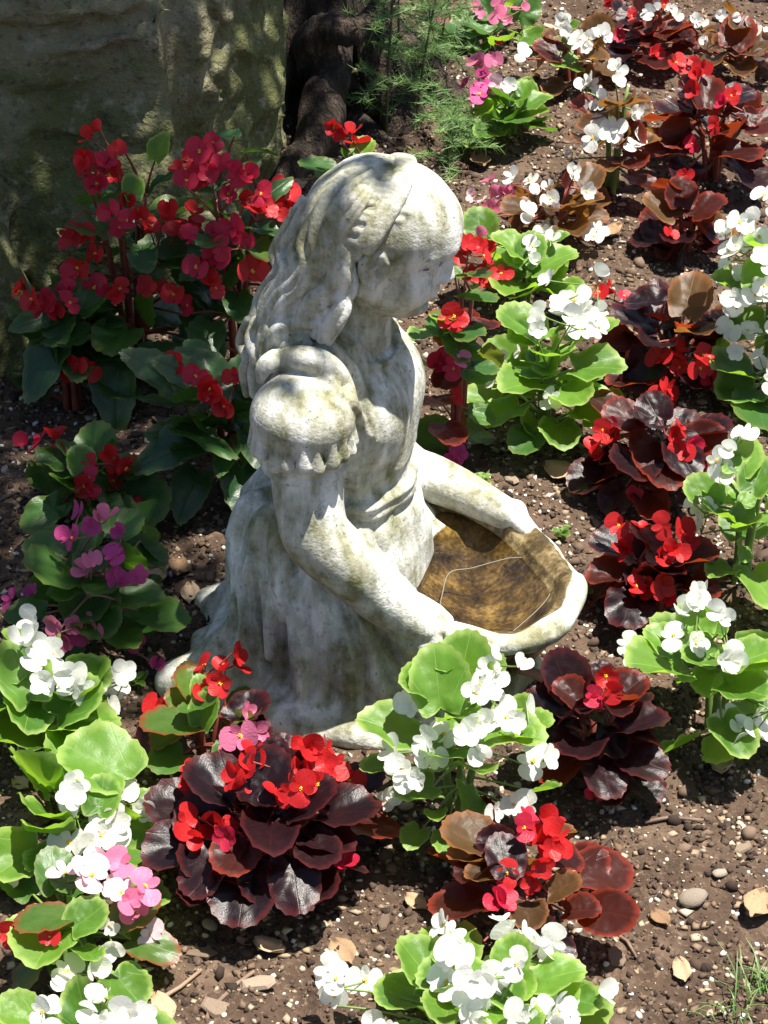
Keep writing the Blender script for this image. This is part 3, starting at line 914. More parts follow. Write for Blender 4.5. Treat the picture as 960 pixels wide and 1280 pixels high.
for c_ in rt.sample(clumps, 26):
    e = np.array(c_ - base_); s_ = midp * .6 + np.array(mainc) * .4 if e[2] > midp[2] else midp
    limb([s_, s_ * .5 + e * .5 + (rt.uniform(-.05, .05), rt.uniform(-.05, .05), -.04), e], [.016, .010, .004], 'branch', 6)

# ---- feathery ferns by the trunk
m = NT('fern_green')
c = m.ramp(m.noise(m.obj(), 30, 2, 0.5), [(0.3, (0.045, 0.105, 0.018)), (0.7, (0.11, 0.20, 0.045))])
m.l(c, m.b.inputs['Base Color']); m.b.inputs['Roughness'].default_value = 0.55
FERN = m.m
m = NT('fern_stem')
m.b.inputs['Base Color'].default_value = (0.055, 0.075, 0.022, 1); m.b.inputs['Roughness'].default_value = 0.6
FSTEM = m.m
def fern(px, py, hgt, seed, label, lean_=(0, 0), spread=.07):
    r = random.Random(seed)
    b = at_z(px, py); root = empty('feathery_fern', (b.x, b.y, 0))
    tag(root, label, 'fern', 'feathery ferns beside the trunk')
    top_ = Vector((lean_[0], lean_[1], hgt))
    st = bez((0, 0, -.02), (lean_[0] * .2, 0, hgt * .5), top_, 8)
    tv, tf = tube_geo(st, [.0028 - .0018 * i / 7 for i in range(8)], 5)
    link('stem', mesh_np('stem', tv, tf, FSTEM), root)
    for k in range(18):                    # fronds, each with fine needles
        t = .20 + .8 * k / 17
        p0 = st[min(7, int(t * 7))]
        a = r.uniform(0, 6.28); L_ = spread * r.uniform(.8, 1.4) * (1.25 - .6 * t)
        tip = p0 + Vector((math.cos(a) * L_, math.sin(a) * L_, r.uniform(.0, .05)))
        ax = bez(p0, (p0 + tip) / 2 + Vector((0, 0, .02)), tip, 9)
        vs, fs = tube_geo(ax, [.0007] * 9, 3, False)
        for q in ax[1:]:
            for _ in range(14):
                d = Vector((r.gauss(0, 1), r.gauss(0, 1), r.gauss(.2, .6))).normalized()
                w_ = d.orthogonal().normalized() * .0006
                L2 = r.uniform(.012, .026); n = len(vs)
                vs += [q - w_, q + w_, q + d * L2]
                fs.append((n, n + 1, n + 2))
        link('frond', mesh_np('frond', vs, fs, FERN, smooth=False), root)
fern(482, 172, .34, 1, 'tall dark feathery fern stalk rising close to the twisted trunk', (.02, 0))
fern(518, 168, .30, 2, 'slender feathery fern stalk leaning over the pink begonias', (.05, .02))
fern(498, 128, .26, 3, 'bushy feathery fern filling the gap behind the two tall stalks', (.0, .02), .10)
fern(545, 110, .16, 4, 'low feathery fern tuft between the stalks and pink begonias', (.02, .0), .09)
fern(560, 200, .07, 5, 'small feathery sprig on bare soil behind the statue head', (.0, .0), .06)

# ---- pink edging stone at the far corner
m = NT('pink_edging_stone')
c = m.ramp(m.noise(m.obj(), 40, 5, 0.6), [(0.3, (0.38, 0.20, 0.16)), (0.7, (0.52, 0.31, 0.26))])
m.l(c, m.b.inputs['Base Color']); m.b.inputs['Roughness'].default_value = 0.85
EDGE = m.m
pe = at_z(926, 12)
for k in range(3):
    bm = bmesh.new()
    bmesh.ops.create_cube(bm, size=1)
    bmesh.ops.scale(bm, vec=(.26, .12, .09), verts=bm.verts)
    bmesh.ops.bevel(bm, geom=bm.edges[:], offset=.010, segments=2, affect='EDGES')
    me = bpy.data.meshes.new('edging_stone'); bm.to_mesh(me); bm.free()
    o = link('edging_stone', me, None, EDGE)
    o.location = (pe.x + .15 + .272 * k, pe.y + .06 - .03 * k, .03); o.rotation_euler = (0, 0, math.radians(-8 + k))
    tag(o, ['pink edging block at the end of the row, touching the begonias', 'pink edging block second in the row', 'pink edging block third in the row'][k], 'edging block', 'edging blocks along the far rim of the bed')
# ================================================================== SOIL CRUMBS, STONES, CHIPS, DRY LEAVES
rg = np.random.RandomState(8)
def crumb_mat(name, rough=.9):
    m = NT(name)
    at = m.n('ShaderNodeAttribute', attribute_name='tint')
    c = m.mix(m.math('MULTIPLY', m.noise(m.obj(), 300, 3, 0.6), 0.5), at.outputs['Color'], (0.03, 0.02, 0.015))
    m.l(c, m.b.inputs['Base Color']); m.b.inputs['Roughness'].default_value = rough
    m.b.inputs['Specular IOR Level'].default_value = 0.3
    return m.m
CRUMB = crumb_mat('crumbs')
ico = np.array([(1, 0, 0), (-1, 0, 0), (0, 1, 0), (0, -1, 0), (0, 0, 1), (0, 0, -1)], float)
icf = np.array([(0, 2, 4), (2, 1, 4), (1, 3, 4), (3, 0, 4), (2, 0, 5), (1, 2, 5), (3, 1, 5), (0, 3, 5)])
_bm = bmesh.new(); bmesh.ops.create_icosphere(_bm, subdivisions=1, radius=1.0)
_bm.verts.ensure_lookup_table()
ball = np.array([v_.co[:] for v_ in _bm.verts]); balf = np.array([[v_.index for v_ in f_.verts] for f_ in _bm.faces]); _bm.free()
def scatter(name, N, smin, smax, flat, cols, probs, power=2.2, rnd=False):
    ico, icf = (ball, balf) if rnd else (globals()['ico'], globals()['icf'])
    nvx = len(ico)
    xs = rg.uniform(-40, 1000, N * 2); ys = rg.uniform(-40, 1320, N * 2)
    d = np.array([[0, 0]])
    # even on the ground rather than in the picture
    k = np.clip(((1320 - ys) / 1360) * 1.6 + .5, 0, 2.1) / 2.1
    keep = rg.rand(N * 2) < k
    xs, ys = xs[keep][:N], ys[keep][:N]
    n = len(xs)
    dy = (FWD.y * FPX + UPV.y * (640 - ys)); dz = (FWD.z * FPX + UPV.z * (640 - ys))
    t = -CAM_H / dz
    gx_, gy_ = t * (xs - 480), t * dy
    ok = ((gx_ - ST_X) ** 2 / .17 ** 2 + (gy_ - ST_Y) ** 2 / .15 ** 2) > 1
    gx_, gy_ = gx_[ok], gy_[ok]; n = len(gx_)
    s = smin + (smax - smin) * rg.rand(n) ** power
    gz_ = soil_z(gx_, gy_) + s * .15
    M = rg.randn(n, 3, 3); Q_, _ = np.linalg.qr(M)
    sc = np.stack([s * rg.uniform(.7, 1.4, n), s * rg.uniform(.6, 1.1, n), s * rg.uniform(.5, .9, n) * flat], 1)
    base_ = ico[None] * (1 + rg.uniform(-.35, .35, (n, nvx, 1)) * (.6 if rnd else 1))
    Vv = np.einsum('nij,nkj->nki', Q_, base_ * sc[:, None, :])
    if flat < 1: Vv = base_ * sc[:, None, :]; a = rg.uniform(0, 6.28, n); ca, sa = np.cos(a), np.sin(a); Vv = np.stack([Vv[..., 0] * ca[:, None] - Vv[..., 1] * sa[:, None], Vv[..., 0] * sa[:, None] + Vv[..., 1] * ca[:, None], Vv[..., 2] + Vv[..., 0] * rg.uniform(-.3, .3, (n, 1))], -1)
    Vv = Vv + np.stack([gx_, gy_, gz_], 1)[:, None, :]
    Fv = (icf[None] + nvx * np.arange(n)[:, None, None]).reshape(-1, 3)
    me = mesh_np(name, Vv.reshape(-1, 3), Fv, CRUMB, smooth=rnd)
    ci = rg.choice(len(cols), n, p=probs)
    col = np.array(cols)[ci] * rg.uniform(.7, 1.25, (n, 1))
    ca = me.color_attributes.new('tint', 'FLOAT_COLOR', 'POINT')
    ca.data.foreach_set('color', np.repeat(np.concatenate([col, np.ones((n, 1))], 1), nvx, 0).astype(np.float32).ravel())
    o = link(name, me)
    return o
soilc = [(.028, .017, .012), (.076, .049, .033), (.155, .105, .072), (.30, .22, .15), (.55, .50, .42)]
tag(scatter('soil_crumbs', 46000, .0009, .0055, 1.0, soilc, [.34, .34, .2, .09, .03]), 'loose dark crumbs of soil covering the flower bed', 'soil', kind='stuff')
tag(scatter('soil_clods', 700, .004, .011, 1.0, soilc[:3], [.35, .4, .25], 2.0, True), 'rounded brown clods of soil between the plants', 'soil', kind='stuff')
tag(scatter('gravel', 4200, .0012, .0045, 1.0, [(.60, .56, .48), (.42, .36, .27), (.70, .68, .63)], [.4, .35, .25], 2.2, True), 'small pale grit scattered through the soil', 'gravel', kind='stuff')
tag(scatter('wood_mulch', 11000, .0015, .0075, .30, [(.16, .10, .06), (.30, .21, .135), (.46, .36, .25), (.06, .038, .024)], [.28, .30, .22, .2]), 'thin flakes of brown wood mulch on the soil', 'mulch', kind='stuff')

rl = random.Random(77)
def flat_mat(name, stops, rough=.75, scale=60):
    m = NT(name)
    n_ = m.noise(m.obj(), scale, 5, 0.65)
    inf = m.n('ShaderNodeObjectInfo').outputs['Random']
    c = m.ramp(m.math('ADD', m.math('MULTIPLY', n_, .7), m.math('MULTIPLY', inf, .35)), stops)
    m.l(c, m.b.inputs['Base Color']); m.b.inputs['Roughness'].default_value = rough
    m.l(m.bump(n_, .6, .002), m.b.inputs['Normal'])
    return m.m
DRY = flat_mat('dry_leaf', [(0.3, (.13, .068, .032)), (0.5, (.29, .18, .095)), (0.72, (.50, .38, .25))])
CHIP = flat_mat('bark_chip', [(0.3, (.06, .038, .024)), (0.5, (.16, .11, .075)), (0.72, (.33, .26, .19))])
PEB = flat_mat('pebble', [(0.3, (.15, .12, .09)), (0.5, (.27, .22, .17)), (0.72, (.42, .37, .31))], .85, 40)
TWIG = flat_mat('twig', [(0.3, (.08, .05, .035)), (0.6, (.22, .15, .10))])
def dry_leaf_mesh(seed):
    r = random.Random(seed)
    vs, fs = [], []
    nu, nv = 5, 7
    curl = r.uniform(.15, .5); cup = r.uniform(.2, .9); tw = r.uniform(-.4, .4)
    for j in range(nv):
        t = j / (nv - 1)
        w = .36 * math.sin(math.pi * min(.97, t * .92 + .04)) ** .8 * (1 + r.uniform(-.12, .12))
        for i in range(nu):
            u = (i / (nu - 1) - .5) * 2
            vs.append((u * w, t - .5, cup * .22 * u * u + curl * (t - .5) ** 2 + tw * u * w * (t - .5) + r.uniform(-.015, .015)))
    for j in range(nv - 1):
        for i in range(nu - 1):
            k = j * nu + i
            fs.append((k, k + 1, k + nu + 1, k + nu))
    n = len(vs)
    vs += [(x, y, z - .02) for x, y, z in vs]
    fs += [tuple(q + n for q in f[::-1]) for f in fs]
    bd = list(range(nu)) + [j * nu + nu - 1 for j in range(1, nv)] + [(nv - 1) * nu + i for i in range(nu - 2, -1, -1)] + [j * nu for j in range(nv - 2, 0, -1)]
    for a_, b_ in zip(bd, bd[1:] + bd[:1]): fs.append((b_, a_, a_ + n, b_ + n))
    return mesh_np('dry_leaf', vs, fs, DRY)
def chip_mesh(seed):
    r = random.Random(seed)
    k = r.randint(5, 7); vs = []; fs = []
    ol = []
    for i in range(k):
        a = 2 * math.pi * i / k + r.uniform(-.25, .25)
        ol.append((.28 * math.cos(a) * r.uniform(.7, 1.2), .5 * math.sin(a) * r.uniform(.8, 1.1)))
    th = r.uniform(.04, .08)
    for s_, z in ((1, -th), (1.05, 0), (.86, th)):
        vs += [(x * s_, y * s_, z + r.uniform(-.03, .03)) for x, y in ol]
    for q in range(2):
        for i in range(k):
            i2 = (i + 1) % k
            fs.append((q * k + i, q * k + i2, q * k + k + i2, q * k + k + i))
    fs.append(tuple(range(k))[::-1]); fs.append(tuple(2 * k + i for i in range(k)))
    return mesh_np('bark_chip', vs, fs, CHIP, smooth=False)
def pebble_mesh(seed):
    bm = bmesh.new(); bmesh.ops.create_icosphere(bm, subdivisions=2, radius=.5)
    r = np.random.RandomState(seed); k = r.randn(4, 3) * 2.2
    for v_ in bm.verts:
        c_ = np.array(v_.co)
        s_ = 1 + .11 * sum(math.sin(float(q @ c_) * 2 + i) for i, q in enumerate(k)) * .6
        v_.co = Vector((c_[0] * .72 * s_, c_[1] * s_, c_[2] * .38 * s_))
    me = bpy.data.meshes.new('pebble'); bm.to_mesh(me); bm.free()
    me.polygons.foreach_set('use_smooth', np.ones(len(me.polygons), bool)); me.materials.append(PEB)
    return me
LM = {'dry_leaf': [dry_leaf_mesh(i) for i in range(6)], 'bark_chip': [chip_mesh(i) for i in range(8)], 'pebble': [pebble_mesh(i) for i in range(5)]}
LAB = {'dry_leaf': ('curled tan dry leaf lying on the bare soil', 'dry leaf', 'dry leaves on the soil'),
       'bark_chip': ('rough brown bark chip lying on the bare soil', 'bark chip', 'bark chips on the soil'),
       'pebble': ('small pale rounded pebble lying on the bare soil', 'pebble', 'pebbles on the soil')}
LITTER = []
def litter(kind, px, py, size_px, label=None):
    p = at_z(px, py)
    s_ = size_px / (FPX / (p - CAM).dot(FWD))
    o = link(kind, rl.choice(LM[kind]))
    z = float(soil_z(p.x, p.y))
    o.location = (p.x, p.y, z + s_ * (.10 if kind != 'pebble' else .18))
    o.rotation_euler = (rl.uniform(-.25, .25), rl.uniform(-.3, .3), rl.uniform(0, 6.28))
    o.scale = (s_, s_, s_)
    l, c_, g = LAB[kind]
    tag(o, label or l, c_, g if label is None else None)
    if label is None: LITTER.append(o)
for a in [('dry_leaf', 187, 724, 48, 'pale dry leaf, flat and lit, on the dark soil behind the statue skirt'), ('dry_leaf', 222, 712, 40, 'rust brown curled leaf overlapping a pale dry leaf behind the skirt'), ('dry_leaf', 238, 742, 34),
          ('bark_chip', 250, 1186, 46), ('dry_leaf', 336, 1184, 44), ('bark_chip', 322, 1232, 52), ('dry_leaf', 430, 1188, 50), ('bark_chip', 402, 1222, 36), ('bark_chip', 272, 1262, 50), ('dry_leaf', 204, 1272, 44),
          ('pebble', 865, 1121, 38, 'flat oval pebble lying alone on open soil below the bronze begonia'), ('dry_leaf', 948, 1128, 56), ('pebble', 900, 1090, 20), ('bark_chip', 770, 1196, 40), ('dry_leaf', 520, 1128, 34), ('pebble', 262, 1152, 26), ('pebble', 188, 1110, 22), ('bark_chip', 178, 1052, 34),
          ('dry_leaf', 700, 592, 44), ('dry_leaf', 745, 588, 46), ('bark_chip', 640, 598, 30), ('dry_leaf', 762, 302, 40), ('dry_leaf', 470, 1012, 40), ('bark_chip', 480, 1148, 30), ('dry_leaf', 585, 505, 40), ('bark_chip', 600, 440, 36), ('dry_leaf', 540, 110, 40), ('bark_chip', 560, 150, 34), ('dry_leaf', 600, 205, 36), ('bark_chip', 690, 22, 26),
          ('dry_leaf', 350, 205, 44), ('dry_leaf', 300, 300, 40), ('bark_chip', 335, 180, 40), ('dry_leaf', 365, 235, 40), ('bark_chip', 140, 520, 34), ('bark_chip', 200, 525, 30), ('dry_leaf', 820, 960, 36), ('dry_leaf', 905, 955, 40), ('bark_chip', 930, 1050, 30)]:
    litter(*a)
for i in range(120):
    px, py = rl.uniform(0, 960), rl.uniform(20, 1275)
    if 215 < px < 740 and 180 < py < 930: continue
    k = rl.choices(['dry_leaf', 'bark_chip', 'pebble'], [.3, .4, .3])[0]
    f_ = .55 + .45 * py / 1280
    litter(k, px, py, rl.uniform(14, 30) * f_ * (1.2 if k == 'dry_leaf' else .8))
for i, (pts, lab) in enumerate([([(742, 1152), (765, 1160), (784, 1178), (796, 1196)], 'thin bent twig on the soil beside the red bronze begonia'),
                                ([(196, 1262), (225, 1236), (252, 1214)], 'short straight twig on the soil left of two bark chips'),
                                ([(270, 1258), (296, 1228), (318, 1216)], 'short forked twig lying against a large bark chip'),
                                ([(0, 628), (24, 620), (44, 632)], 'dark twig on the shaded soil by the stone'),
                                ([(806, 1020), (840, 1012), (880, 1020)], 'thin pale straw on the soil under the white begonia')]):
    q = [at_z(x, y) + Vector((0, 0, float(soil_z(at_z(x, y).x, at_z(x, y).y)) + .004)) for x, y in pts]
    tv, tf = tube_geo(q, [.0026 - .0004 * j for j in range(len(q))], 5)
    tag(link('twig', mesh_np('twig', tv, tf, TWIG)), lab, 'twig', 'twigs on the soil')
# ================================================================== BEGONIAS
def leaf_mat(name, lo, hi, glow, tw, edge=None, rough=.28, vein=(.5, .5, .5), veinw=.25, spec=.45):
    m = NT(name)
    uv = m.n('ShaderNodeUVMap').outputs[0]
    rnd = m.n('ShaderNodeObjectInfo').outputs['Random']
    n_ = m.noise(m.obj(), 3.0, 4, 0.65)
    c = m.mix(m.math('ADD', m.math('MULTIPLY', rnd, .75), m.math('MULTIPLY', m.math('SUBTRACT', n_, .38), 1.1)), lo, hi)
    c = m.mix(m.ramp(m.noise(m.obj(), 14, 4, .7), [(0.62, 0.0), (0.72, 0.35)]), c, tuple(q * .45 for q in lo))
    sp = m.n('ShaderNodeSeparateXYZ'); m.l(uv, sp.inputs[0])
    x = m.math('SUBTRACT', sp.outputs[0], .5)
    ang = m.math('ARCTAN2', x, m.math('ADD', sp.outputs[1], .02))
    rib = m.math('ABSOLUTE', m.math('SINE', m.math('MULTIPLY', ang, 5.6)))
    dist = m.math('SQRT', m.math('ADD', m.math('MULTIPLY', x, x), m.math('MULTIPLY', sp.outputs[1], sp.outputs[1])))
    fade = m.ramp(dist, [(0.22, 0.0), (0.50, 1.0)])
    vn = m.math('MULTIPLY', m.ramp(m.math('MULTIPLY', rib, dist), [(0.0, 1.0), (0.055, 0.0)]), fade)
    c = m.mix(m.math('MULTIPLY', vn, veinw), c, vein)
    if edge is not None:
        e = m.n('ShaderNodeAttribute', attribute_name='edge').outputs['Fac']
        ew = m.ramp(m.math('ADD', e, m.math('MULTIPLY', m.math('SUBTRACT', n_, .5), .3)), [(0.80, 0.0), (0.98, 0.8)])
        c = m.mix(ew, c, edge)
    m.l(c, m.b.inputs['Base Color'])
    fine_ = m.noise(m.obj(), 38, 3, .6)
    m.l(m.math('ADD', rough - .06, m.math('MULTIPLY', m.noise(m.obj(), 7, 4, .7), .36)), m.b.inputs['Roughness'])
    m.b.inputs['Specular IOR Level'].default_value = spec
    bp = m.bump(fine_, .10, .012, normal=m.bump(m.math('ADD', m.math('MULTIPLY', vn, -.15), m.math('MULTIPLY', m.noise(m.obj(), 2.2, 2, .5), .8)), .16, .04))
    m.l(bp, m.b.inputs['Normal'])
    tr = m.n('ShaderNodeBsdfTranslucent')
    gc = m.mix(m.math('MULTIPLY', vn, .35), m.mix(rnd, glow, tuple(min(1, q * 1.4) for q in glow)), tuple(q * .4 for q in glow))
    m.l(gc, tr.inputs[0])
    mx = m.n('ShaderNodeMixShader', i_0=tw)
    m.l(m.b.outputs[0], mx.inputs[1]); m.l(tr.outputs[0], mx.inputs[2])
    m.l(mx.outputs[0], m.out.inputs[0])
    return m.m
LEAF = {
    'green': leaf_mat('green_leaf', (.035, .105, .012), (.125, .245, .030), (.30, .52, .030), .40, (.30, .40, .11), .32, (.28, .40, .12), .5, .38),
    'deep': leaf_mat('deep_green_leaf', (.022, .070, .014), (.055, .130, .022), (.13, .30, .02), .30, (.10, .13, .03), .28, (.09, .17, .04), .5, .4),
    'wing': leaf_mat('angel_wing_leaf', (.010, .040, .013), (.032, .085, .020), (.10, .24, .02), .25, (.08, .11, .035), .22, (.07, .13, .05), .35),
    'rimmed': leaf_mat('red_rimmed_green_leaf', (.035, .085, .014), (.080, .140, .022), (.26, .30, .03), .34, (.20, .025, .015), .26, (.12, .16, .04), .25),
    'dark': leaf_mat('dark_bronze_leaf', (.0045, .0025, .004), (.012, .004, .005), (.36, .028, .012), .055, (.050, .009, .009), .23, (.035, .010, .009), .4, .22),
    'red': leaf_mat('red_bronze_leaf', (.014, .004, .004), (.042, .010, .007), (.60, .085, .016), .20, (.16, .022, .012), .25, (.09, .02, .012), .4, .22),
    'brown': leaf_mat('olive_bronze_leaf', (.030, .016, .008), (.075, .042, .015), (.46, .20, .035), .26, (.20, .08, .03), .32, (.15, .09, .03), .4, .25),
}
def petal_mat(name, col, glow, tw=.4, rough=.42):
    m = NT(name)
    rnd = m.n('ShaderNodeObjectInfo').outputs['Random']
    n_ = m.noise(m.obj(), 5, 3, .6)
    c = m.mix(m.math('MULTIPLY', m.math('ADD', rnd, n_), .5), tuple(q * (.62 if min(col) < .5 else .86) for q in col), tuple(min(.9, q + .012 * (1 - q)) if min(col) < .5 else q for q in col))
    m.l(c, m.b.inputs['Base Color'])
    m.b.inputs['Roughness'].default_value = rough
    m.b.inputs['Specular IOR Level'].default_value = .35
    m.l(m.bump(m.noise(m.scaled(m.obj(), (20, 6, 6)), 1.5, 2, .5), .18, .04), m.b.inputs['Normal'])
    tr = m.n('ShaderNodeBsdfTranslucent'); tr.inputs[0].default_value = (*glow, 1)
    mx = m.n('ShaderNodeMixShader', i_0=tw)
    m.l(m.b.outputs[0], mx.inputs[1]); m.l(tr.outputs[0], mx.inputs[2]); m.l(mx.outputs[0], m.out.inputs[0])
    return m.m
PETAL = {'red': petal_mat('red_petal', (.55, .013, .016), (.72, .018, .018)), 'pink': petal_mat('pink_petal', (.78, .20, .36), (.85, .25, .42)),
         'white': petal_mat('white_petal', (.86, .86, .80), (.88, .88, .80), .5), 'crimson': petal_mat('crimson_petal', (.56, .016, .055), (.74, .022, .075)),
         'blush': petal_mat('blush_petal', (.86, .62, .66), (.85, .55, .62)), 'magenta': petal_mat('magenta_petal', (.58, .06, .26), (.66, .08, .30))}
m = NT('stamen_yellow')
m.b.inputs['Base Color'].default_value = (.80, .50, .03, 1); m.b.inputs['Roughness'].default_value = .6
STAMEN = m.m
def stem_mat(name, c):
    m = NT(name)
    cc = m.mix(m.noise(m.obj(), 40, 3, .6), tuple(q * .6 for q in c), tuple(q * 1.2 for q in c))
    m.l(cc, m.b.inputs['Base Color']); m.b.inputs['Roughness'].default_value = .45
    return m.m
STEM = {'green': stem_mat('green_stem', (.14, .22, .05)), 'red': stem_mat('red_stem', (.22, .05, .035)), 'pinkish': stem_mat('pink_stem', (.34, .16, .12))}

def leaf_mesh(kind, seed):
    """cupped, lopsided, toothed leaf: petiole at the origin, tip along +Y, unit length"""
    r = random.Random(seed)
    sp, rings = 36, 5
    cup = r.uniform(.05, .42); droop = r.uniform(.0, .30); fold = r.uniform(.02, .20)
    wav = r.uniform(.02, .06); wk = r.choice((3, 4, 5)); wp = r.uniform(0, 6.28)
    asym = r.uniform(.80, .95); wid = r.uniform(.84, 1.0)
    if kind == 'wing': wid *= .72; cup *= .4; droop += .15
    vs, uvs, eg = [], [], []
    cx, cy = 0.0, .30
    def outline(k):
        th = 2 * math.pi * k / sp                      # 0 at the tip
        x = .5 * wid * math.sin(th); y = .48 + .52 * math.cos(th)
        if kind == 'wing':
            x *= (.45 + .75 * (1 - y) ** .6) if y > .3 else 1.0
        nb = abs(th - math.pi)
        if nb < .75: y += .22 * (1 - nb / .75) ** 1.4 - .05; x *= 1.05   # notch at the petiole
        x *= 1.0 if x > 0 else asym
        tooth = 1 + (.026 if k % 2 else -.018) * (0 if nb < .5 else 1)
        return cx + (x - cx) * tooth, cy + (y - cy) * tooth
    def zf(x, y, e):
        th = math.atan2(x, y - cy)
        return cup * (x * x * 1.6 + (y - .35) ** 2 * .5) + fold * abs(x) - droop * max(0, y - .2) ** 2 + wav * e * e * math.sin(wk * th + wp) + .016 * e * math.cos(11.2 * math.atan2(x, y + .02)) * min(1, math.hypot(x, y) * 1.6) + .02 * e ** 6 * math.sin(13 * th + wp)
    vs.append((cx, cy, zf(cx, cy, 0))); uvs.append((.5, cy)); eg.append(0)
    for q in range(1, rings + 1):
        e = (q / rings) ** .85
        for k in range(sp):
            ox, oy = outline(k)
            x, y = cx + (ox - cx) * e, cy + (oy - cy) * e
            vs.append((x, y, zf(x, y, e))); uvs.append((.5 + x, y)); eg.append(e)
    z0 = zf(0, .15, .6)
    vs = [(x, y, z - z0) for x, y, z in vs]
    fs = [(0, 1 + k, 1 + (k + 1) % sp) for k in range(sp)]
    fs = [f[::-1] for f in fs]
    for q in range(rings - 1):
        for k in range(sp):
            a = 1 + q * sp + k; b = 1 + q * sp + (k + 1) % sp
            fs.append((a, b, b + sp, a + sp))
    me = mesh_np('leaf', vs, fs)
    uvl = me.uv_layers.new(name='UVMap')
    li = np.empty(len(me.loops), np.int32); me.loops.foreach_get('vertex_index', li)
    uvl.data.foreach_set('uv', np.array(uvs, np.float32)[li].ravel())
    at = me.attributes.new('edge', 'FLOAT', 'POINT'); at.data.foreach_set('value', np.array(eg, np.float32))
    return me
LEAFM = {}
for k_, mt in LEAF.items():
    LEAFM[k_] = []
    for i in range(7):
        me = leaf_mesh('wing' if k_ == 'wing' else 'round', 100 + i * 7 + len(k_))
        me.materials.append(mt); LEAFM[k_].append(me)

def petal_geo(L, W, cup, curl, roll):
    """a round petal growing from the origin along +Y"""
    vs, fs = [Vector((0, L * .5, 0))], []
    sp_, rg_ = 14, 3
    for q in range(1, rg_ + 1):
        e = q / rg_
        for k in range(sp_):
            th = 2 * math.pi * k / sp_
            x = W * .5 * math.sin(th) * e
            y = L * .5 + L * .5 * math.cos(th) * e
            x *= 1 - .45 * max(0, 1 - y / (L * .5)) ** 1.5          # narrowed at the base
            vs.append(Vector((x, y, 0)))
    for v_ in vs:
        t = v_.y / L
        v_.z = cup * (v_.x / (W * .5)) ** 2 * W + curl * t * t * L + roll * .035 * L * math.sin(5 * t + 4 * v_.x / W)
    for k in range(sp_): fs.append((0, 1 + (k + 1) % sp_, 1 + k))
    for q in range(rg_ - 1):
        for k in range(sp_):
            a = 1 + q * sp_ + k; b = 1 + q * sp_ + (k + 1) % sp_
            fs.append((a, b, b + sp_, a + sp_))
    return vs, fs
def flower_geo(seed, typ):
    """unit flower about 1 across, face along +Z"""
    r = random.Random(seed)
    V_, F_ = [], []
    def add(L, W, ang, tilt, cup, curl):
        vs, fs = petal_geo(L, W, cup, curl, r.uniform(-1, 1))
        M = Matrix.Rotation(ang, 3, 'Z') @ Matrix.Rotation(tilt, 3, 'X')
        n = len(V_)
        for v_ in vs: V_.append(M @ v_)
        for f in fs: F_.append(tuple(q + n for q in f))
    if typ == 'open':        # two broad petals, two narrow
        for a in (0, math.pi): add(.54 * r.uniform(.9, 1.1), .66 * r.uniform(.9, 1.1), a + r.uniform(-.15, .15), r.uniform(.0, .45), r.uniform(-.04, .10), r.uniform(-.15, .15))
        for a in (math.pi / 2, -math.pi / 2): add(.42, .26, a + r.uniform(-.2, .2), r.uniform(.2, .6), .05, .1)
    elif typ == 'five':
        for k in range(5): add(.46 * r.uniform(.85, 1.1), .40, 2 * math.pi * k / 5 + r.uniform(-.15, .15), r.uniform(.2, .65), .10, r.uniform(-.1, .15))
    else:                    # half shut: two shells facing each other
        for a in (0, math.pi): add(.54, .60, a, r.uniform(.7, 1.15), .14, -.12)
        add(.35, .2, math.pi / 2, .9, .05, 0)
    return V_, F_
FLW = {}
def flower_set(col):
    if col not in FLW:
        out = []
        for i in range(8):
            typ = ('open', 'open', 'five', 'open', 'shut', 'open', 'shut', 'five')[i]
            vs, fs = flower_geo(500 + i, typ)
            out.append((mesh_np('flower', vs, fs, PETAL[col]), typ))
        FLW[col] = out
    return FLW[col]
_r = random.Random(3)
vs, fs = [], []
for k in range(16):
    d = Vector((_r.gauss(0, 1), _r.gauss(0, 1), abs(_r.gauss(.8, .6)))).normalized()
    a = d * .02; b = d * .075
    tv, tf = tube_geo([a, b], [.008, .018], 4)
    fs += [tuple(q + len(vs) for q in f) for f in tf]; vs += tv
STAMENM = mesh_np('stamens', vs, fs, STAMEN)

def frame(y, n):
    """rotation with +Y along y and +Z near n"""
    y = y.normalized(); x = y.cross(n)
    x = x.normalized() if x.length > 1e-4 else y.orthogonal().normalized()
    z = x.cross(y)
    return Matrix((x, y, z)).transposed().to_quaternion()
def dome_hit(px, py, B, r, h, s=1.0):
    d = ray(px, py); o = CAM - B
    A = (d.x ** 2 + d.y ** 2) / r ** 2 + d.z ** 2 / h ** 2
    Bq = (d.x * o.x + d.y * o.y) / r ** 2 + d.z * o.z / h ** 2
    C = (o.x ** 2 + o.y ** 2) / r ** 2 + o.z ** 2 / h ** 2 - s * s
    D = Bq * Bq - A * C
    t = (-Bq - math.sqrt(D)) / A if D > 0 else -Bq / A
    p = CAM + d * t
    if p.z < .018:
        t = (.018 - CAM_H) / d.z; p = CAM + d * t
    return p
UP = Vector((0, 0, 1))
BEGONIAS = []
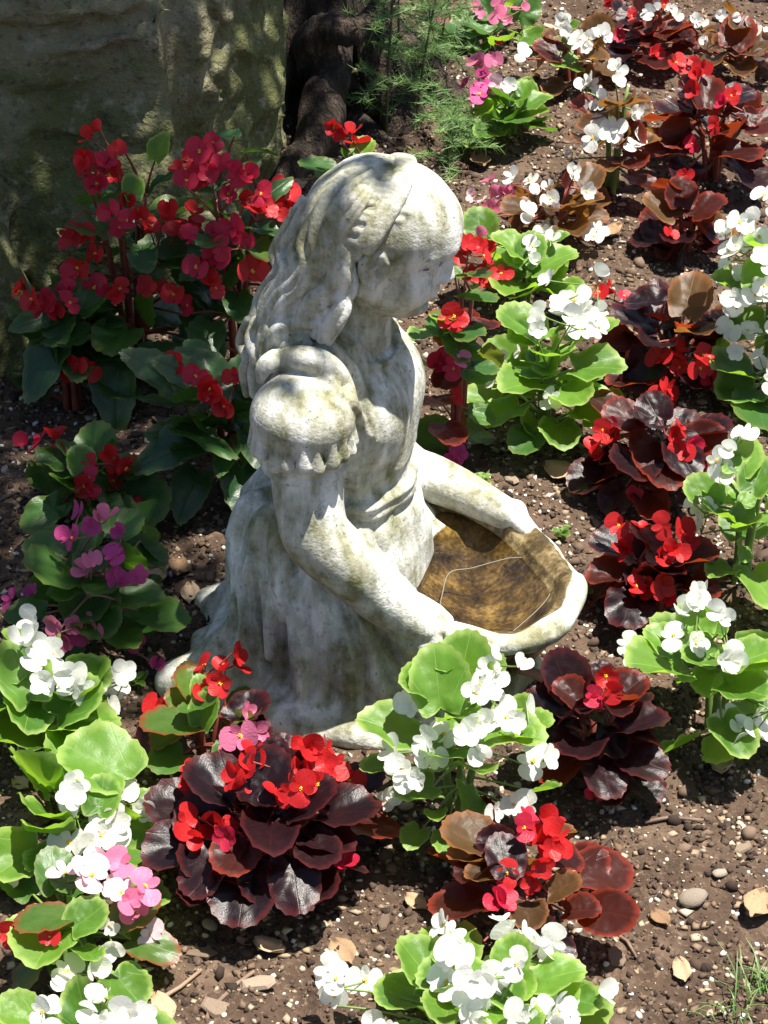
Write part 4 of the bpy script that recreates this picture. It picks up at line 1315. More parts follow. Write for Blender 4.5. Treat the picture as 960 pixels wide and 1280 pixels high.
def begonia(box, kind, label, flowers=(), leaves=(), n=20, size=.062, seed=1, stem='green', fsize=.034, group='bedding begonias', cat='begonia', mix=None, hmul=1.0, name='begonia', zb=.0):
    r = random.Random(seed * 13 + 5)
    x0, y0, x1, y1 = box
    rp = (x1 - x0) / 2
    by = y1 - rp * .55
    B = at_z((x0 + x1) / 2, by)
    pm = FPX / (B - CAM).dot(FWD)
    R_ = rp / pm
    H_ = max(.07, (by - y0) / (pm * math.cos(PITCH))) * hmul
    B = Vector((B.x, B.y, float(soil_z(B.x, B.y))))
    root = empty(name, B)
    tag(root, label, cat, group)
    BEGONIAS.append((B.x, B.y, label))
    ns = max(3, min(6, n // 5))
    stems = []
    for k in range(ns):
        a = 2 * math.pi * (k + r.random() * .6) / ns
        rr = R_ * r.uniform(.15, .45)
        tip = Vector((math.cos(a) * rr, math.sin(a) * rr, H_ * r.uniform(.55, .8)))
        stems.append({'pts': bez((math.cos(a) * .008, math.sin(a) * .008, -.02), (math.cos(a) * rr * .3, math.sin(a) * rr * .3, tip.z * .55), tip, 6), 'v': [], 'f': []})
    nonlocal_last = [stems[0]]
    def attach(p, rad, low=.2):
        """thin stalk from the nearest stem to p"""
        best = None
        for s_ in stems:
            for q in s_['pts'][1:]:
                if q.z < p.z + .02:
                    d = (q - p).length + .35 * abs(p.z * .6 - q.z)
                    if best is None or d < best[0]: best = (d, s_, q)
        if best is None:
            s_ = stems[0]; q = s_['pts'][1]; best = (0, s_, q)
        _, s_, q = best
        nonlocal_last[0] = s_
        mid = (q + p) / 2 + Vector((0, 0, .25 * (p - q).length * (.5 if p.z > q.z else .2)))
        tv, tf = tube_geo(bez(q, mid, p, 5), [rad * 1.3, rad * 1.1, rad, rad * .9, rad * .8], 5, False)
        s_['f'] += [tuple(i + len(s_['v']) for i in f) for f in tf]; s_['v'] += tv
    def put_leaf(c, L_, out, tilt, kd, roll=0.0):
        """c: leaf centre relative to the root"""
        y = (out * math.cos(tilt) + UP * math.sin(tilt)).normalized()
        nrm = (UP * math.cos(tilt) - out * math.sin(tilt)).normalized()
        q = frame(y, nrm) @ Quaternion((0, 1, 0), roll)
        o = link('leaf', r.choice(LEAFM[kd]), root)
        base_ = c - y * (L_ * .42)
        if base_.z < .008: base_.z = .008
        o.location = base_; o.rotation_mode = 'QUATERNION'; o.rotation_quaternion = q
        w = L_ * r.uniform(.92, 1.08)
        o.scale = (w * r.uniform(.9, 1.1), L_, w)
        attach(base_ + y * L_ * .12 - nrm * L_ * .01, .0014 * (L_ / .06) + .0004)
    lop, lph = r.uniform(.10, .28), r.uniform(0, 6.28)        # no plant is quite round
    def pick():
        return r.choices([q[0] for q in mix], [q[1] for q in mix])[0] if mix else kind
    for k in range(n):                       # leaves spread over the dome, low ones larger and flatter
        t = (k + .5) / n
        a = k * 2.39996 + r.uniform(-.5, .5)
        el = math.radians(12 + 70 * (1 - t) ** .8 + r.uniform(-8, 8)) if k % 3 else math.radians(r.uniform(5, 55))
        rad = r.uniform(.55, 1.0)
        out = Vector((math.cos(a), math.sin(a), 0))
        c = out * (R_ * rad * math.cos(el) * (1 + lop * math.sin(a + lph) + .12 * math.sin(3 * a + lph * 2))) + UP * (H_ * rad * math.sin(el))
        L_ = size * r.uniform(.55, 1.2) * (.75 + .35 * math.cos(el))
        c.z = max(c.z, .02)
        put_leaf(c, L_, out, math.radians(r.uniform(-60, 25) if el < .6 and r.random() < .6 else r.uniform(-25, 60)), pick(), r.gauss(0, .55))
    for lf in leaves:                        # leaves seen singly in the photograph: pixel, length in pixels, heading and tilt
        px, py, lp, hd, tl_ = lf[:5]
        kd = lf[5] if len(lf) > 5 else pick()
        p = dome_hit(px, py, B, R_, H_, .95)
        pmx = FPX / (p - CAM).dot(FWD)
        a = math.radians(hd)
        put_leaf(p - B, lp / pmx, Vector((math.cos(a), math.sin(a), 0)), math.radians(tl_), kd, r.uniform(-.25, .25))
    for fl in flowers:
        px, py, col, cnt = fl[:4]
        fs_ = fl[4] if len(fl) > 4 else 1.0
        p0 = dome_hit(px, py, B, R_ * .95, H_ * 1.05)
        hub = None
        for c_ in range(cnt):
            me, typ = r.choice(flower_set(col))
            off = Vector([max(-1.3, min(1.3, r.gauss(0, 1))) * q_ for q_ in (1, 1, .7)]) * (.011 * math.sqrt(cnt - 1)) * fs_
            p = p0 - B + off
            out = Vector((p.x, p.y, 0)); out = out.normalized() if out.length > 1e-4 else Vector((1, 0, 0))
            nrm = (UP * r.uniform(.3, 1.1) + out * r.uniform(.1, .7) + Vector((r.gauss(0, .45), r.gauss(-.55, .4), 0))).normalized()
            o = link('flower', me, root)
            o.location = p; o.rotation_mode = 'QUATERNION'
            o.rotation_quaternion = frame(nrm.orthogonal(), nrm) @ Quaternion((0, 0, 1), r.uniform(0, 6.28))
            s_ = fsize * fs_ * r.uniform(.80, 1.15)
            o.scale = (s_, s_, s_)
            if (typ == 'open' and r.random() < .6) or (typ == 'five' and r.random() < .3):
                st = link('stamens', STAMENM, o)
            if hub is None:
                hub = p - UP * .012; attach(hub, .0012)
            tv, tf = tube_geo(bez(hub, (hub + p) / 2 - UP * .003, p - nrm * .001, 4), [.0009] * 4, 4, False)
            s_0 = nonlocal_last[0]; s_0['f'] += [tuple(i + len(s_0['v']) for i in f) for f in tf]; s_0['v'] += tv
    for s_ in stems:
        tv, tf = tube_geo(s_['pts'], [.0046, .0044, .0040, .0036, .0031, .0024], 7)
        s_['f'] += [tuple(i + len(s_['v']) for i in f) for f in tf]; s_['v'] += tv
        link('stem', mesh_np('stem', s_['v'], s_['f'], STEM[stem]), root)
    return root
W, RD, PK, BL, CR, MG = 'white', 'red', 'pink', 'blush', 'crimson', 'magenta'
LB = 'begonias planted left of the statue'; FR = 'begonias planted before the statue'; RW = 'begonias planted right of the statue'; BK_ = 'begonias planted behind the statue'
# ---- front
begonia((-50, 800, 150, 985), 'green', 'white begonia with large light green leaves beside the pink begonia, left of the skirt', [(36, 798, W, 2), (66, 805, W, 3), (62, 845, W, 3), (92, 858, W, 2), (128, 862, W, 3), (150, 872, W, 2)],
        [(28, 850, 95, 120, 40), (95, 905, 105, -20, 10), (30, 925, 95, 190, 20), (90, 880, 80, 30, 25), (125, 925, 60, -40, 0)], 15, .068, 1, group=FR)
begonia((0, 945, 205, 1105), 'green', 'white begonia with broad light green leaves and a tight white cluster, before the statue skirt', [(98, 985, W, 2), (165, 978, W, 4), (184, 1008, W, 2), (95, 1042, W, 3), (128, 1040, W, 3), (155, 1020, W, 2), (6, 1090, BL, 2)],
        [(62, 1020, 85, 250, 45), (130, 958, 110, 150, 15), (125, 1000, 60, 80, 30), (185, 1005, 60, 0, 0), (60, 1075, 60, 230, 10)], 14, .066, 2, group=FR)
begonia((-20, 1080, 215, 1255), 'deep', 'mixed begonia with blush, pink and one red bloom over dark green leaves', [(115, 1096, BL, 4), (150, 1118, PK, 4), (135, 1105, BL, 2), (152, 1168, W, 2, .8), (10, 1140, RD, 4), (80, 1222, W, 4), (110, 1242, BL, 1), (188, 1168, BL, 1), (62, 1170, RD, 1, .7)],
        [(68, 1095, 70, 100, 30, 'deep'), (105, 1150, 60, 30, 20), (165, 1140, 70, 45, 10, 'rimmed'), (185, 1180, 75, -20, 0), (155, 1230, 70, -50, -10), (60, 1150, 75, 200, 10, 'rimmed'), (110, 1190, 55, 300, 20, 'green')], 16, .058, 3, group=FR, mix=[('deep', 3), ('rimmed', 2), ('green', 1)])
begonia((20, 1240, 230, 1420), 'green', 'white begonia below the mixed begonia, only its top blooms and leaf tips showing', [(60, 1272, W, 3), (95, 1270, W, 3), (140, 1268, W, 4), (165, 1275, W, 3)], [(25, 1268, 60, 170, 20)], 16, .06, 4, group=FR)
begonia((205, 958, 478, 1160), 'dark', 'large dark bronze begonia with nearly black glossy leaves and red blooms, before the skirt', [(268, 1044, RD, 3), (250, 1034, RD, 2), (285, 1045, CR, 1), (316, 956, RD, 3), (345, 966, RD, 4), (392, 952, RD, 4), (378, 970, RD, 4), (418, 960, RD, 3), (365, 950, RD, 3), (330, 946, RD, 2), (405, 944, RD, 2), (300, 920, PK, 1), (430, 1080, CR, 1), (238, 980, RD, 1), (240, 962, RD, 1, .8)],
        [(232, 1010, 95, 200, 10), (225, 1060, 90, 220, -5), (270, 985, 85, 160, 25), (305, 1110, 95, 265, -25), (368, 1095, 90, 280, -20), (425, 1015, 95, -10, 15), (455, 1030, 85, -20, 5), (340, 1040, 95, 270, 20), (265, 1085, 85, 235, -15), (330, 975, 80, 60, 35), (380, 1000, 80, 20, 30), (440, 985, 80, 25, 15), (300, 1065, 80, 250, 5, 'red'), (395, 1060, 75, 300, 0)], 36, .057, 5, 'red', group=FR, mix=[('dark', 9), ('red', 1)])
begonia((180, 845, 335, 990), 'rimmed', 'red begonia with red-rimmed green leaves and one pink bloom, at the foot of the skirt', [(268, 842, RD, 3), (258, 868, RD, 2), (196, 886, RD, 1), (300, 912, PK, 2), (290, 930, PK, 1), (281, 838, RD, 1)],
        [(222, 905, 85, 190, 15, 'rimmed'), (256, 892, 55, 60, 50, 'green'), (292, 942, 65, 280, 5), (305, 890, 65, 30, 20, 'dark'), (312, 910, 55, -40, 10, 'dark'), (215, 950, 60, 220, 0, 'deep'), (250, 865, 40, 100, 50, 'green')], 11, .055, 6, 'red', group=FR, mix=[('rimmed', 2), ('deep', 1), ('dark', 1)])
begonia((450, 830, 690, 1085), 'green', 'tall white begonia with pale green cupped leaves overlapping the stone basin', [(612, 823, W, 2), (640, 832, W, 3), (603, 858, W, 2), (622, 890, W, 3), (600, 906, W, 3), (640, 890, W, 2), (525, 940, W, 4), (512, 950, W, 2), (540, 948, W, 1), (666, 950, W, 2, 1.1), (494, 882, W, 2), (478, 985, W, 2, .8), (628, 1005, W, 2, .8), (655, 1008, W, 1)],
        [(548, 858, 94, 100, 50), (578, 835, 85, 70, 55), (492, 915, 85, 165, 25), (598, 962, 70, 270, 40), (560, 945, 75, 290, 30), (630, 915, 95, -20, 15), (525, 985, 60, 200, 10), (575, 895, 70, 300, 40), (660, 910, 60, 10, 20), (480, 960, 55, 190, 5), (547, 1018, 38, 270, 20), (520, 1045, 45, 240, 5), (560, 1050, 45, 280, 0)], 13, .058, 7, group=FR, hmul=1.1)
begonia((535, 1025, 760, 1195), 'red', 'small red-brown begonia between two white begonias before the basin', [(660, 1030, RD, 2), (640, 1040, CR, 2), (690, 1078, RD, 4), (655, 1105, RD, 2), (615, 1130, CR, 2), (685, 1032, RD, 2), (576, 1198, RD, 1, .8)],
        [(592, 1052, 80, 170, 20), (580, 1130, 80, 190, 0), (630, 1075, 65, 100, 30), (700, 1110, 52, 10, 25), (722, 1138, 52, -10, 20), (660, 1140, 60, 270, 0), (610, 1095, 60, 210, 20), (690, 1180, 70, 300, -10, 'dark')], 18, .055, 8, 'red', group=FR, mix=[('red', 3), ('dark', 1), ('brown', 1)])
begonia((470, 1165, 745, 1400), 'green', 'white begonia with a dense crown of open white blooms beside the dry leaves', [(552, 1168, W, 3), (575, 1185, W, 2), (655, 1165, W, 4), (682, 1175, W, 4), (608, 1215, W, 4), (590, 1240, W, 3), (630, 1240, W, 3), (720, 1234, W, 3), (705, 1262, W, 4), (668, 1270, W, 3), (490, 1275, W, 2), (432, 1238, W, 3, .9), (418, 1245, W, 1, .8)],
        [(528, 1212, 85, 140, 35), (690, 1222, 75, 10, 20), (560, 1262, 80, 260, 20), (640, 1200, 60, 60, 40), (500, 1245, 65, 200, 15), (720, 1250, 60, 330, 15), (620, 1268, 70, 280, 30)], 18, .060, 9, group=FR)
# ---- right of the basin
begonia((668, 830, 830, 1010), 'dark', 'dark bronze begonia with crimson stems and one red bloom, against the basin side', [(762, 852, RD, 2, .9), (742, 862, CR, 2, .8), (745, 985, CR, 1, .8)],
        [(705, 850, 70, 120, 45), (690, 905, 80, 190, 20), (730, 930, 75, 250, 15), (795, 905, 75, -10, 25), (800, 950, 70, -30, 0), (755, 965, 75, 280, -5), (780, 865, 60, 30, 25, 'red'), (705, 960, 65, 220, -10), (740, 885, 60, 270, 40), (715, 870, 50, 160, 30, 'red')], 24, .054, 10, 'red', group=RW, mix=[('dark', 9), ('red', 1)])
begonia((785, 765, 1000, 965), 'green', 'white begonia with wide bright leaves facing the bronze begonia by the basin', [(790, 806, W, 2, .9), (850, 780, W, 3), (842, 795, W, 1), (905, 790, W, 3), (905, 815, W, 2), (892, 745, W, 3), (945, 900, W, 4), (935, 915, W, 3)],
        [(828, 835, 90, 190, 25), (930, 825, 80, 10, 15), (925, 860, 75, 330, 5), (870, 775, 60, 100, 40), (915, 915, 75, 300, -10), (880, 830, 60, 270, 30), (830, 805, 55, 140, 30)], 17, .058, 11, group=RW)
begonia((748, 655, 892, 792), 'dark', 'bronze begonia with three red bloom clusters, right of the basin lip', [(785, 668, RD, 3), (800, 660, RD, 1), (838, 668, RD, 3), (856, 660, RD, 2), (810, 740, RD, 4), (795, 733, RD, 1), (845, 690, RD, 1)],
        [(790, 752, 80, 250, -5), (770, 685, 60, 170, 20), (860, 700, 70, -10, 20, 'red'), (830, 715, 65, 300, 20), (765, 720, 60, 190, 5), (870, 735, 60, -30, 5, 'red')], 18, .056, 12, 'red', group=RW, mix=[('dark', 3), ('red', 1)])
begonia((850, 560, 1000, 775), 'green', 'white begonia with upright stems and round leaves, right of the three-cluster bronze begonia', [(865, 630, W, 3), (882, 635, W, 1), (925, 562, W, 4), (905, 590, W, 1)],
        [(900, 645, 55, 200, 40), (880, 620, 55, 130, 30), (935, 655, 50, 300, 40), (945, 600, 60, 60, 30), (950, 730, 85, 290, -5), (905, 715, 50, 220, 10), (925, 575, 60, 70, 30)], 11, .050, 13, group=RW)
begonia((728, 495, 900, 648), 'dark', 'dark bronze begonia with red blooms facing the upright-stemmed white begonia', [(755, 555, RD, 3), (768, 530, RD, 2), (750, 570, RD, 1), (848, 547, RD, 3, .9), (770, 535, CR, 1), (885, 575, CR, 2), (790, 618, CR, 1), (862, 555, CR, 1)],
        [(795, 580, 70, 255, 10), (830, 585, 70, 280, 5), (742, 600, 60, 200, 0), (760, 510, 65, 140, 20), (880, 540, 65, 0, 15), (810, 530, 60, 250, 35), (860, 600, 60, 310, -5), (775, 620, 55, 240, -15), (815, 625, 55, 280, -15)], 20, .056, 14, 'red', group=RW, mix=[('dark', 4), ('red', 1)])
begonia((760, 365, 925, 510), 'dark', 'bronze begonia with curling brown-red leaves, between two white begonias', [(866, 450, RD, 3), (832, 495, RD, 3), (838, 455, RD, 2), (755, 372, RD, 2, .9), (885, 470, CR, 1), (780, 370, CR, 1, .8)],
        [(800, 400, 70, 160, 25), (860, 375, 70, 70, 40, 'brown'), (795, 475, 70, 200, 5, 'red'), (900, 400, 65, 10, 25), (820, 430, 60, 250, 20), (870, 415, 60, 300, 25), (775, 430, 55, 190, 10), (900, 485, 70, 320, -5)], 20, .056, 15, 'red', group=RW, mix=[('dark', 4), ('red', 2), ('brown', 1)])
begonia((888, 275, 1040, 520), 'green', 'white begonia loaded with blooms from top to bottom, at the edge of the bronze row', [(935, 285, W, 4), (942, 325, W, 5), (905, 345, W, 3), (950, 350, W, 3), (935, 380, W, 4), (945, 420, W, 5), (892, 450, W, 3), (920, 300, W, 3), (955, 260, W, 3), (945, 455, W, 3)],
        [(925, 465, 75, 200, 20), (950, 345, 60, 60, 30), (920, 360, 60, 170, 20), (950, 510, 90, 270, 0, 'deep'), (930, 490, 70, 220, 5)], 18, .058, 16, group=RW)
begonia((800, 232, 912, 335), 'red', 'small flowerless-looking red-bronze begonia alone on the soil between larger ones', [(838, 292, RD, 1, .7), (858, 218, RD, 1, .7)],
        [(830, 262, 55, 150, 25), (880, 262, 55, 20, 25), (850, 300, 55, 270, 15), (815, 300, 50, 200, 5, 'dark'), (895, 305, 50, -20, 5, 'dark'), (850, 245, 45, 90, 50)], 18, .050, 17, 'red', group=RW, mix=[('red', 3), ('dark', 2), ('brown', 1)])
begonia((815, 85, 965, 250), 'red', 'bronze begonia with wide red-veined leaves and red blooms, beyond the small red-bronze one', [(862, 82, RD, 2, .9), (885, 92, RD, 3), (845, 78, RD, 1), (890, 152, RD, 2, .8), (915, 120, RD, 2, .8), (905, 130, CR, 1), (865, 180, CR, 1)],
        [(850, 145, 65, 190, 15, 'dark'), (915, 190, 70, 350, 5), (930, 215, 70, 300, -15, 'dark'), (840, 185, 60, 200, 5), (950, 155, 60, 10, 10), (880, 120, 55, 90, 35), (860, 215, 50, 250, 0), (895, 165, 55, 270, 20)], 20, .056, 18, 'red', group=RW, mix=[('red', 3), ('dark', 2)])
begonia((862, 20, 985, 120), 'brown', 'white begonia with olive-brown leaves close to the pink edging', [(908, 18, W, 2, .8), (925, 22, W, 2, .8), (885, 52, W, 1, .8), (955, 30, W, 2), (940, 70, W, 2, .8), (868, 25, W, 2, .8)],
        [(920, 45, 55, 60, 35), (945, 60, 55, 0, 20), (890, 75, 50, 250, 10), (925, 85, 50, 280, 5)], 16, .052, 19, 'red', group=RW, mix=[('brown', 3), ('red', 1)])
begonia((738, 5, 880, 110), 'dark', 'dark bronze begonia with red leaf backs, between white ones at the far end', [(790, 20, RD, 1, .8), (825, 60, RD, 2, .8), (848, 15, W, 2, .8), (812, 12, W, 2, .8), (775, 45, CR, 1)],
        [(780, 70, 55, 220, 5), (820, 75, 55, 290, 5, 'red'), (760, 30, 50, 170, 20, 'red'), (840, 40, 50, 30, 20, 'red')], 20, .054, 20, 'red', group=RW, mix=[('dark', 3), ('red', 2)])
begonia((760, -60, 900, 20), 'red', 'red-bronze begonia farthest along the bronze row, cut by the far rim', [(765, 2, RD, 1, .8), (830, 6, RD, 1, .8)], [], 16, .052, 40, 'red', group=RW, mix=[('dark', 2), ('red', 2)])
# ---- behind the statue, middle row
begonia((662, 35, 770, 140), 'brown', 'white begonia with one yellow-green leaf among brown ones, in the far middle row', [(710, 32, W, 3, .9), (722, 60, W, 2, .9), (750, 52, W, 3, .8), (740, 108, W, 1), (660, 65, W, 2, .8), (735, 48, W, 2, .8)],
        [(712, 82, 48, 180, 10, 'green'), (738, 72, 45, 330, 20), (690, 65, 45, 160, 20, 'red'), (700, 110, 45, 230, 0)], 13, .048, 21, 'red', group=BK_, mix=[('brown', 3), ('red', 1), ('green', 1)])
begonia((712, 100, 818, 265), 'brown', 'tall white begonia with cupped olive-brown leaves in the middle row', [(770, 95, W, 3), (737, 105, W, 2), (735, 125, W, 2, .8), (755, 160, W, 4), (782, 180, W, 3, .9), (797, 142, W, 2, .9), (715, 190, W, 1, .9), (790, 205, W, 1, .8)],
        [(775, 130, 55, 280, 30), (765, 205, 55, 260, 20), (785, 200, 55, 300, 10, 'red'), (800, 225, 55, 330, -10), (735, 140, 45, 170, 20), (740, 175, 50, 220, 20), (800, 180, 45, 10, 10)], 16, .050, 22, 'green', group=BK_, mix=[('brown', 4), ('red', 1)])
begonia((628, 225, 755, 330), 'brown', 'white begonia with brown cupped leaves and one pink cluster, behind the statue face', [(655, 232, W, 3), (610, 245, PK, 3), (625, 235, PK, 2), (596, 252, BL, 2, .8), (715, 222, W, 3, .9), (698, 238, W, 2, .9), (676, 272, W, 3, .9), (685, 292, W, 2), (735, 295, W, 2, .9)],
        [(655, 262, 55, 200, 15), (735, 225, 50, 60, 30), (725, 255, 55, 350, 20), (715, 285, 55, 280, 10), (700, 260, 45, 270, 30)], 16, .050, 23, 'red', group=BK_, mix=[('brown', 4), ('red', 1), ('dark', 1)])
begonia((585, 285, 722, 410), 'green', 'bright green begonia behind the statue nose, white blooms above and red ones beside', [(668, 300, W, 2, .9), (690, 300, W, 1, .8), (618, 290, PK, 2), (600, 325, RD, 3), (620, 330, RD, 3), (612, 350, RD, 1), (575, 310, RD, 2), (665, 325, W, 1, .7)],
        [(685, 330, 70, 20, 25), (650, 360, 75, 240, 15), (640, 310, 55, 150, 30), (600, 285, 50, 100, 40), (690, 365, 55, 320, 10), (660, 315, 50, 60, 40)], 14, .056, 24, group=BK_)
begonia((590, 385, 772, 585), 'green', 'large white begonia with fresh green layered leaves and a full white head, behind the basin', [(712, 372, W, 6, 1.05), (700, 395, W, 4), (725, 395, W, 4), (685, 408, W, 2), (625, 455, W, 3, .9), (690, 497, W, 2, .9), (650, 440, W, 1, .8), (725, 385, W, 2)],
        [(655, 410, 70, 160, 25), (735, 420, 75, 10, 20), (660, 480, 80, 220, 20), (740, 460, 75, 350, 10), (715, 490, 70, 290, 10), (610, 500, 55, 190, 5), (690, 445, 65, 270, 30), (635, 515, 65, 220, 0), (700, 540, 55, 270, -5), (660, 550, 55, 240, -10, 'deep'), (730, 520, 55, 320, 0)], 17, .060, 25, group=BK_)
begonia((580, 110, 690, 205), 'green', 'pink and white begonia with green leaves in a row with the brown-leaved white ones', [(602, 80, PK, 3, .9), (590, 105, MG, 3, .9), (608, 112, MG, 3, .9), (625, 120, W, 3, .9), (618, 105, BL, 2, .8), (596, 90, PK, 2, .8)],
        [(640, 150, 55, 330, 10), (665, 130, 50, 20, 20), (615, 165, 50, 230, 5), (600, 175, 45, 200, 0), (650, 120, 45, 60, 30)], 15, .052, 26, group=BK_, mix=[('green', 2), ('deep', 1)])
begonia((545, 0, 680, 85), 'green', 'pink begonia with a bright pink head, farthest of the row near the ferns', [(545, 25, PK, 3, .9), (600, 12, PK, 2, .8), (635, 12, PK, 4, .9), (645, 5, PK, 2, .9), (620, 55, RD, 1, .7)],
        [(600, 35, 45, 150, 15), (580, 40, 45, 200, 10)], 16, .050, 27, group=BK_, mix=[('green', 2), ('deep', 2)])
begonia((520, 330, 625, 600), 'rimmed', 'red begonia with green and russet leaves tucked between the statue chest and the white begonia', [(590, 308, RD, 2), (570, 385, RD, 2), (545, 460, CR, 3), (578, 450, PK, 1, .7), (565, 572, MG, 2, .9), (572, 495, RD, 1, .6), (560, 300, RD, 1)],
        [(560, 405, 60, 250, 40, 'green'), (590, 345, 55, 320, 25, 'rimmed'), (580, 415, 60, 300, 20, 'deep'), (545, 500, 60, 260, 20, 'red'), (560, 540, 55, 290, 0, 'red'), (535, 420, 50, 220, 20, 'green'), (600, 460, 45, 330, 10, 'deep')], 16, .054, 28, 'red', group=BK_, mix=[('deep', 3), ('rimmed', 2), ('red', 1)])
# ---- angel-wing begonias in the shade of the tree
WG = 'angel-wing begonias in the shade'
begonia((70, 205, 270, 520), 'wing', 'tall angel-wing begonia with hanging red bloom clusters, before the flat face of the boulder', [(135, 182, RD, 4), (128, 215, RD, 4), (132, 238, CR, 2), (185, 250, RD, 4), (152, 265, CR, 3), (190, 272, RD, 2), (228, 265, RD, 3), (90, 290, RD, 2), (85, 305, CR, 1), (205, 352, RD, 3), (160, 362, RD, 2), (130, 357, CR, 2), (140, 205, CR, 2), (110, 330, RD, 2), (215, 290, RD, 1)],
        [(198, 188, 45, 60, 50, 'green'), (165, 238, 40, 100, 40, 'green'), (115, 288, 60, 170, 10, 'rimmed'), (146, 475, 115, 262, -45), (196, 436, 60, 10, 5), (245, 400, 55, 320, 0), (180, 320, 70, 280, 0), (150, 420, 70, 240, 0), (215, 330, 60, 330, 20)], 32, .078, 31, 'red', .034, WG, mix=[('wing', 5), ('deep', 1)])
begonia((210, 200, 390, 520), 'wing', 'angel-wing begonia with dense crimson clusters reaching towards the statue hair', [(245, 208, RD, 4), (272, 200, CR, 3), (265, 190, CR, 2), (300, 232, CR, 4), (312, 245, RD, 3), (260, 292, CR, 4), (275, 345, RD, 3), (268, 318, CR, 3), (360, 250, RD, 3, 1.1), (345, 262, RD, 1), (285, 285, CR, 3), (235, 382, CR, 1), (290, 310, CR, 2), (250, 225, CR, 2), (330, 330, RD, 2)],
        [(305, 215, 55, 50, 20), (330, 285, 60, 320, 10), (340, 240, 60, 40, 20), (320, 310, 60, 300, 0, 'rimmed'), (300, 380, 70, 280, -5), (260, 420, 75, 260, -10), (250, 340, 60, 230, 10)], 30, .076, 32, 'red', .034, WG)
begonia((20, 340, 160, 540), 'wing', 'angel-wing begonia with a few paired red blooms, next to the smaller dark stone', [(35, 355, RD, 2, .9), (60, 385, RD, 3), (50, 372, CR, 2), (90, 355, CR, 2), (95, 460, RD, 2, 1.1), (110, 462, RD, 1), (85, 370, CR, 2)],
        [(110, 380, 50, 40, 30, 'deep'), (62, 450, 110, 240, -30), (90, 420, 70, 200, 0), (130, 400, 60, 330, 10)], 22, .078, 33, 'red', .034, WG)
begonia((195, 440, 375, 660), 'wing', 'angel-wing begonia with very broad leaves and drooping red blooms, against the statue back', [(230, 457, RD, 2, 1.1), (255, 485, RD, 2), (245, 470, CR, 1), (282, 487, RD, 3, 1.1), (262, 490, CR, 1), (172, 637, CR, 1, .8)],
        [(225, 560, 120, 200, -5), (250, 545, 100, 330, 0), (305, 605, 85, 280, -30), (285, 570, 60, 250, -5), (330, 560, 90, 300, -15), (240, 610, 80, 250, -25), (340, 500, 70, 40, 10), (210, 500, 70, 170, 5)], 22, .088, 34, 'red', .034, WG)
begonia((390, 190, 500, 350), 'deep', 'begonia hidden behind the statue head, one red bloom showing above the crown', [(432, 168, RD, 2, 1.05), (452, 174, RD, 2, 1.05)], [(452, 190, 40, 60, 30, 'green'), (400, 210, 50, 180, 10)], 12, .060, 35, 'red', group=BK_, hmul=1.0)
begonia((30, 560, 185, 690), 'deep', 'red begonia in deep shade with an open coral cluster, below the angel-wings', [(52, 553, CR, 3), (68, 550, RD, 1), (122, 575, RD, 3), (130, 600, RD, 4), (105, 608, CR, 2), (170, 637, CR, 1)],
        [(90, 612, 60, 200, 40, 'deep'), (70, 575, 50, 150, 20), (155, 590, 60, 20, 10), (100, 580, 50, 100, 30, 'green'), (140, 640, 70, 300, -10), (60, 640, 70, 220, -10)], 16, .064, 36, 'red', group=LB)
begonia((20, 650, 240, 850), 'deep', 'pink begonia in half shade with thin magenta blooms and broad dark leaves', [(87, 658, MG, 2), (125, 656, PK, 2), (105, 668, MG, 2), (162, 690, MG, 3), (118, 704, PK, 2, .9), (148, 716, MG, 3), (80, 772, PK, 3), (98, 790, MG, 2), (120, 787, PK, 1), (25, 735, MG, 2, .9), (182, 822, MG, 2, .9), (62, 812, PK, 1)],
        [(130, 732, 60, 280, 10, 'deep'), (195, 772, 85, 330, 0), (152, 797, 65, 290, 5, 'deep'), (90, 735, 60, 220, 10), (60, 690, 60, 160, 15), (165, 745, 70, 10, 5), (150, 660, 60, 60, 20), (40, 770, 60, 200, 0)], 16, .072, 37, 'pinkish', .030, LB)

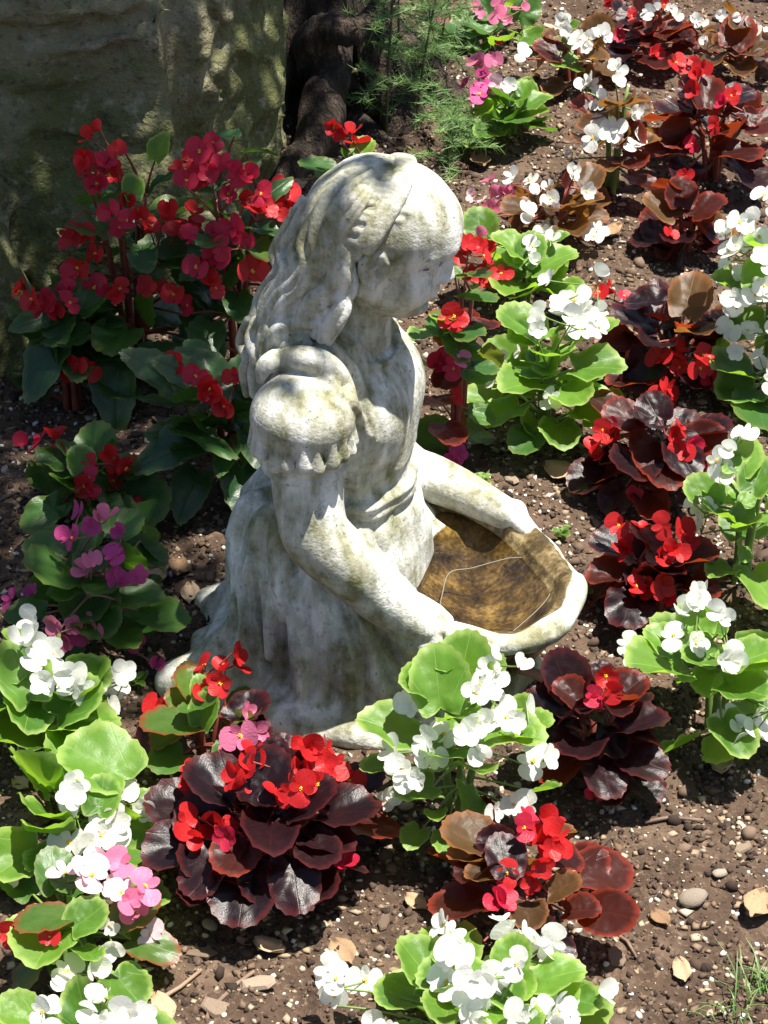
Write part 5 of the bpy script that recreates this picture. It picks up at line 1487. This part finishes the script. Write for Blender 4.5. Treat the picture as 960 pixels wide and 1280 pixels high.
# ---- pink stalk lying against the basin, seedlings, grass
p0, p1 = at_z(650, 838, .06), at_z(692, 845, .075)
tv, tf = tube_geo(bez(p0, (p0 + p1) / 2 + Vector((0, 0, .006)), p1 + Vector((.02, 0, -.03)), 7), [.0045, .005, .0055, .0058, .006, .006, .005], 8)
tag(link('begonia_stalk', mesh_np('begonia_stalk', tv, tf, STEM['pinkish'])), 'bare pinkish stalk leaning against the outside of the stone basin', 'stalk')
for i, (px, py, lab) in enumerate([(604, 604, 'tiny two-leaved seedling on the soil behind the far forearm'), (702, 668, 'small seedling with one pale upright leaf, beyond the basin rim'), (172, 858, 'tiny seedling in the shade between the skirt and white begonia'), (728, 742, 'single flat seed leaf on the soil just off the basin lip')]):
    b = at_z(px, py); b.z = float(soil_z(b.x, b.y))
    root = empty('seedling', b); tag(root, lab, 'seedling', 'seedlings on the soil')
    r = random.Random(60 + i)
    tv, tf = tube_geo([(0, 0, -.01), (.001, 0, .008), (0, .001, .016)], [.0009, .0008, .0007], 5)
    link('stem', mesh_np('stem', tv, tf, STEM['green']), root)
    for k in range(5):
        a = k * 2.4 + r.random(); out = Vector((math.cos(a), math.sin(a), 0))
        o = link('leaf', r.choice(LEAFM['green']), root)
        o.location = (0, 0, .014 - .002 * k); o.rotation_mode = 'QUATERNION'; o.rotation_quaternion = frame(out + UP * .25, UP)
        s_ = r.uniform(.010, .017); o.scale = (s_ * .8, s_, s_)
for i, (px, py, nb, lab) in enumerate([(948, 1222, 34, 'tuft of thin green grass on the open soil, right of the white begonia'), (925, 1262, 18, 'sparse low grass tuft on the open soil beside the thicker tuft')]):
    b = at_z(px, py); b.z = float(soil_z(b.x, b.y)); root = empty('grass_tuft', b); tag(root, lab, 'grass')
    r = random.Random(80 + i)
    for k in range(nb):
        a = r.uniform(0, 6.28); L_ = r.uniform(.025, .065); o_ = Vector((math.cos(a), math.sin(a), 0))
        s0 = Vector((r.gauss(0, .012), r.gauss(0, .010), 0)); sd = Vector((-o_.y, o_.x, 0)) * .0011
        ax = bez(s0 - UP * .005, s0 + UP * L_ * .6, s0 + o_ * L_ * .7 + UP * L_ * r.uniform(.2, .7), 5)
        vs = []; 
        for j, q in enumerate(ax): w_ = 1 - j / 4.6; vs += [q - sd * w_, q + sd * w_]
        link('blade', mesh_np('blade', vs, [(2 * j, 2 * j + 1, 2 * j + 3, 2 * j + 2) for j in range(4)], FERN), root)

# ---- each scrap of litter is named by the plant it lies beside
for o in LITTER:
    bx, by, lab = min(BEGONIAS, key=lambda q: (q[0] - o.location.x) ** 2 + (q[1] - o.location.y) ** 2)
    w_ = lab.split(',')[0].split()
    while len(w_) > 10 or w_[-1] in ('with', 'and', 'the', 'of', 'in', 'one', 'a', 'very', 'to', 'behind', 'beside', 'over', 'between', 'open', 'tight', 'statue', 'white', 'few', 'large', 'green'): w_.pop()
    kind = o.name.split('.')[0]
    adj = {'dry_leaf': 'curled dry leaf', 'bark_chip': 'rough bark chip', 'pebble': 'small pebble'}[kind]
    if o.scale.x > .026: adj = 'larger ' + adj
    o['label'] = adj + ' nearest the ' + ' '.join(w_)
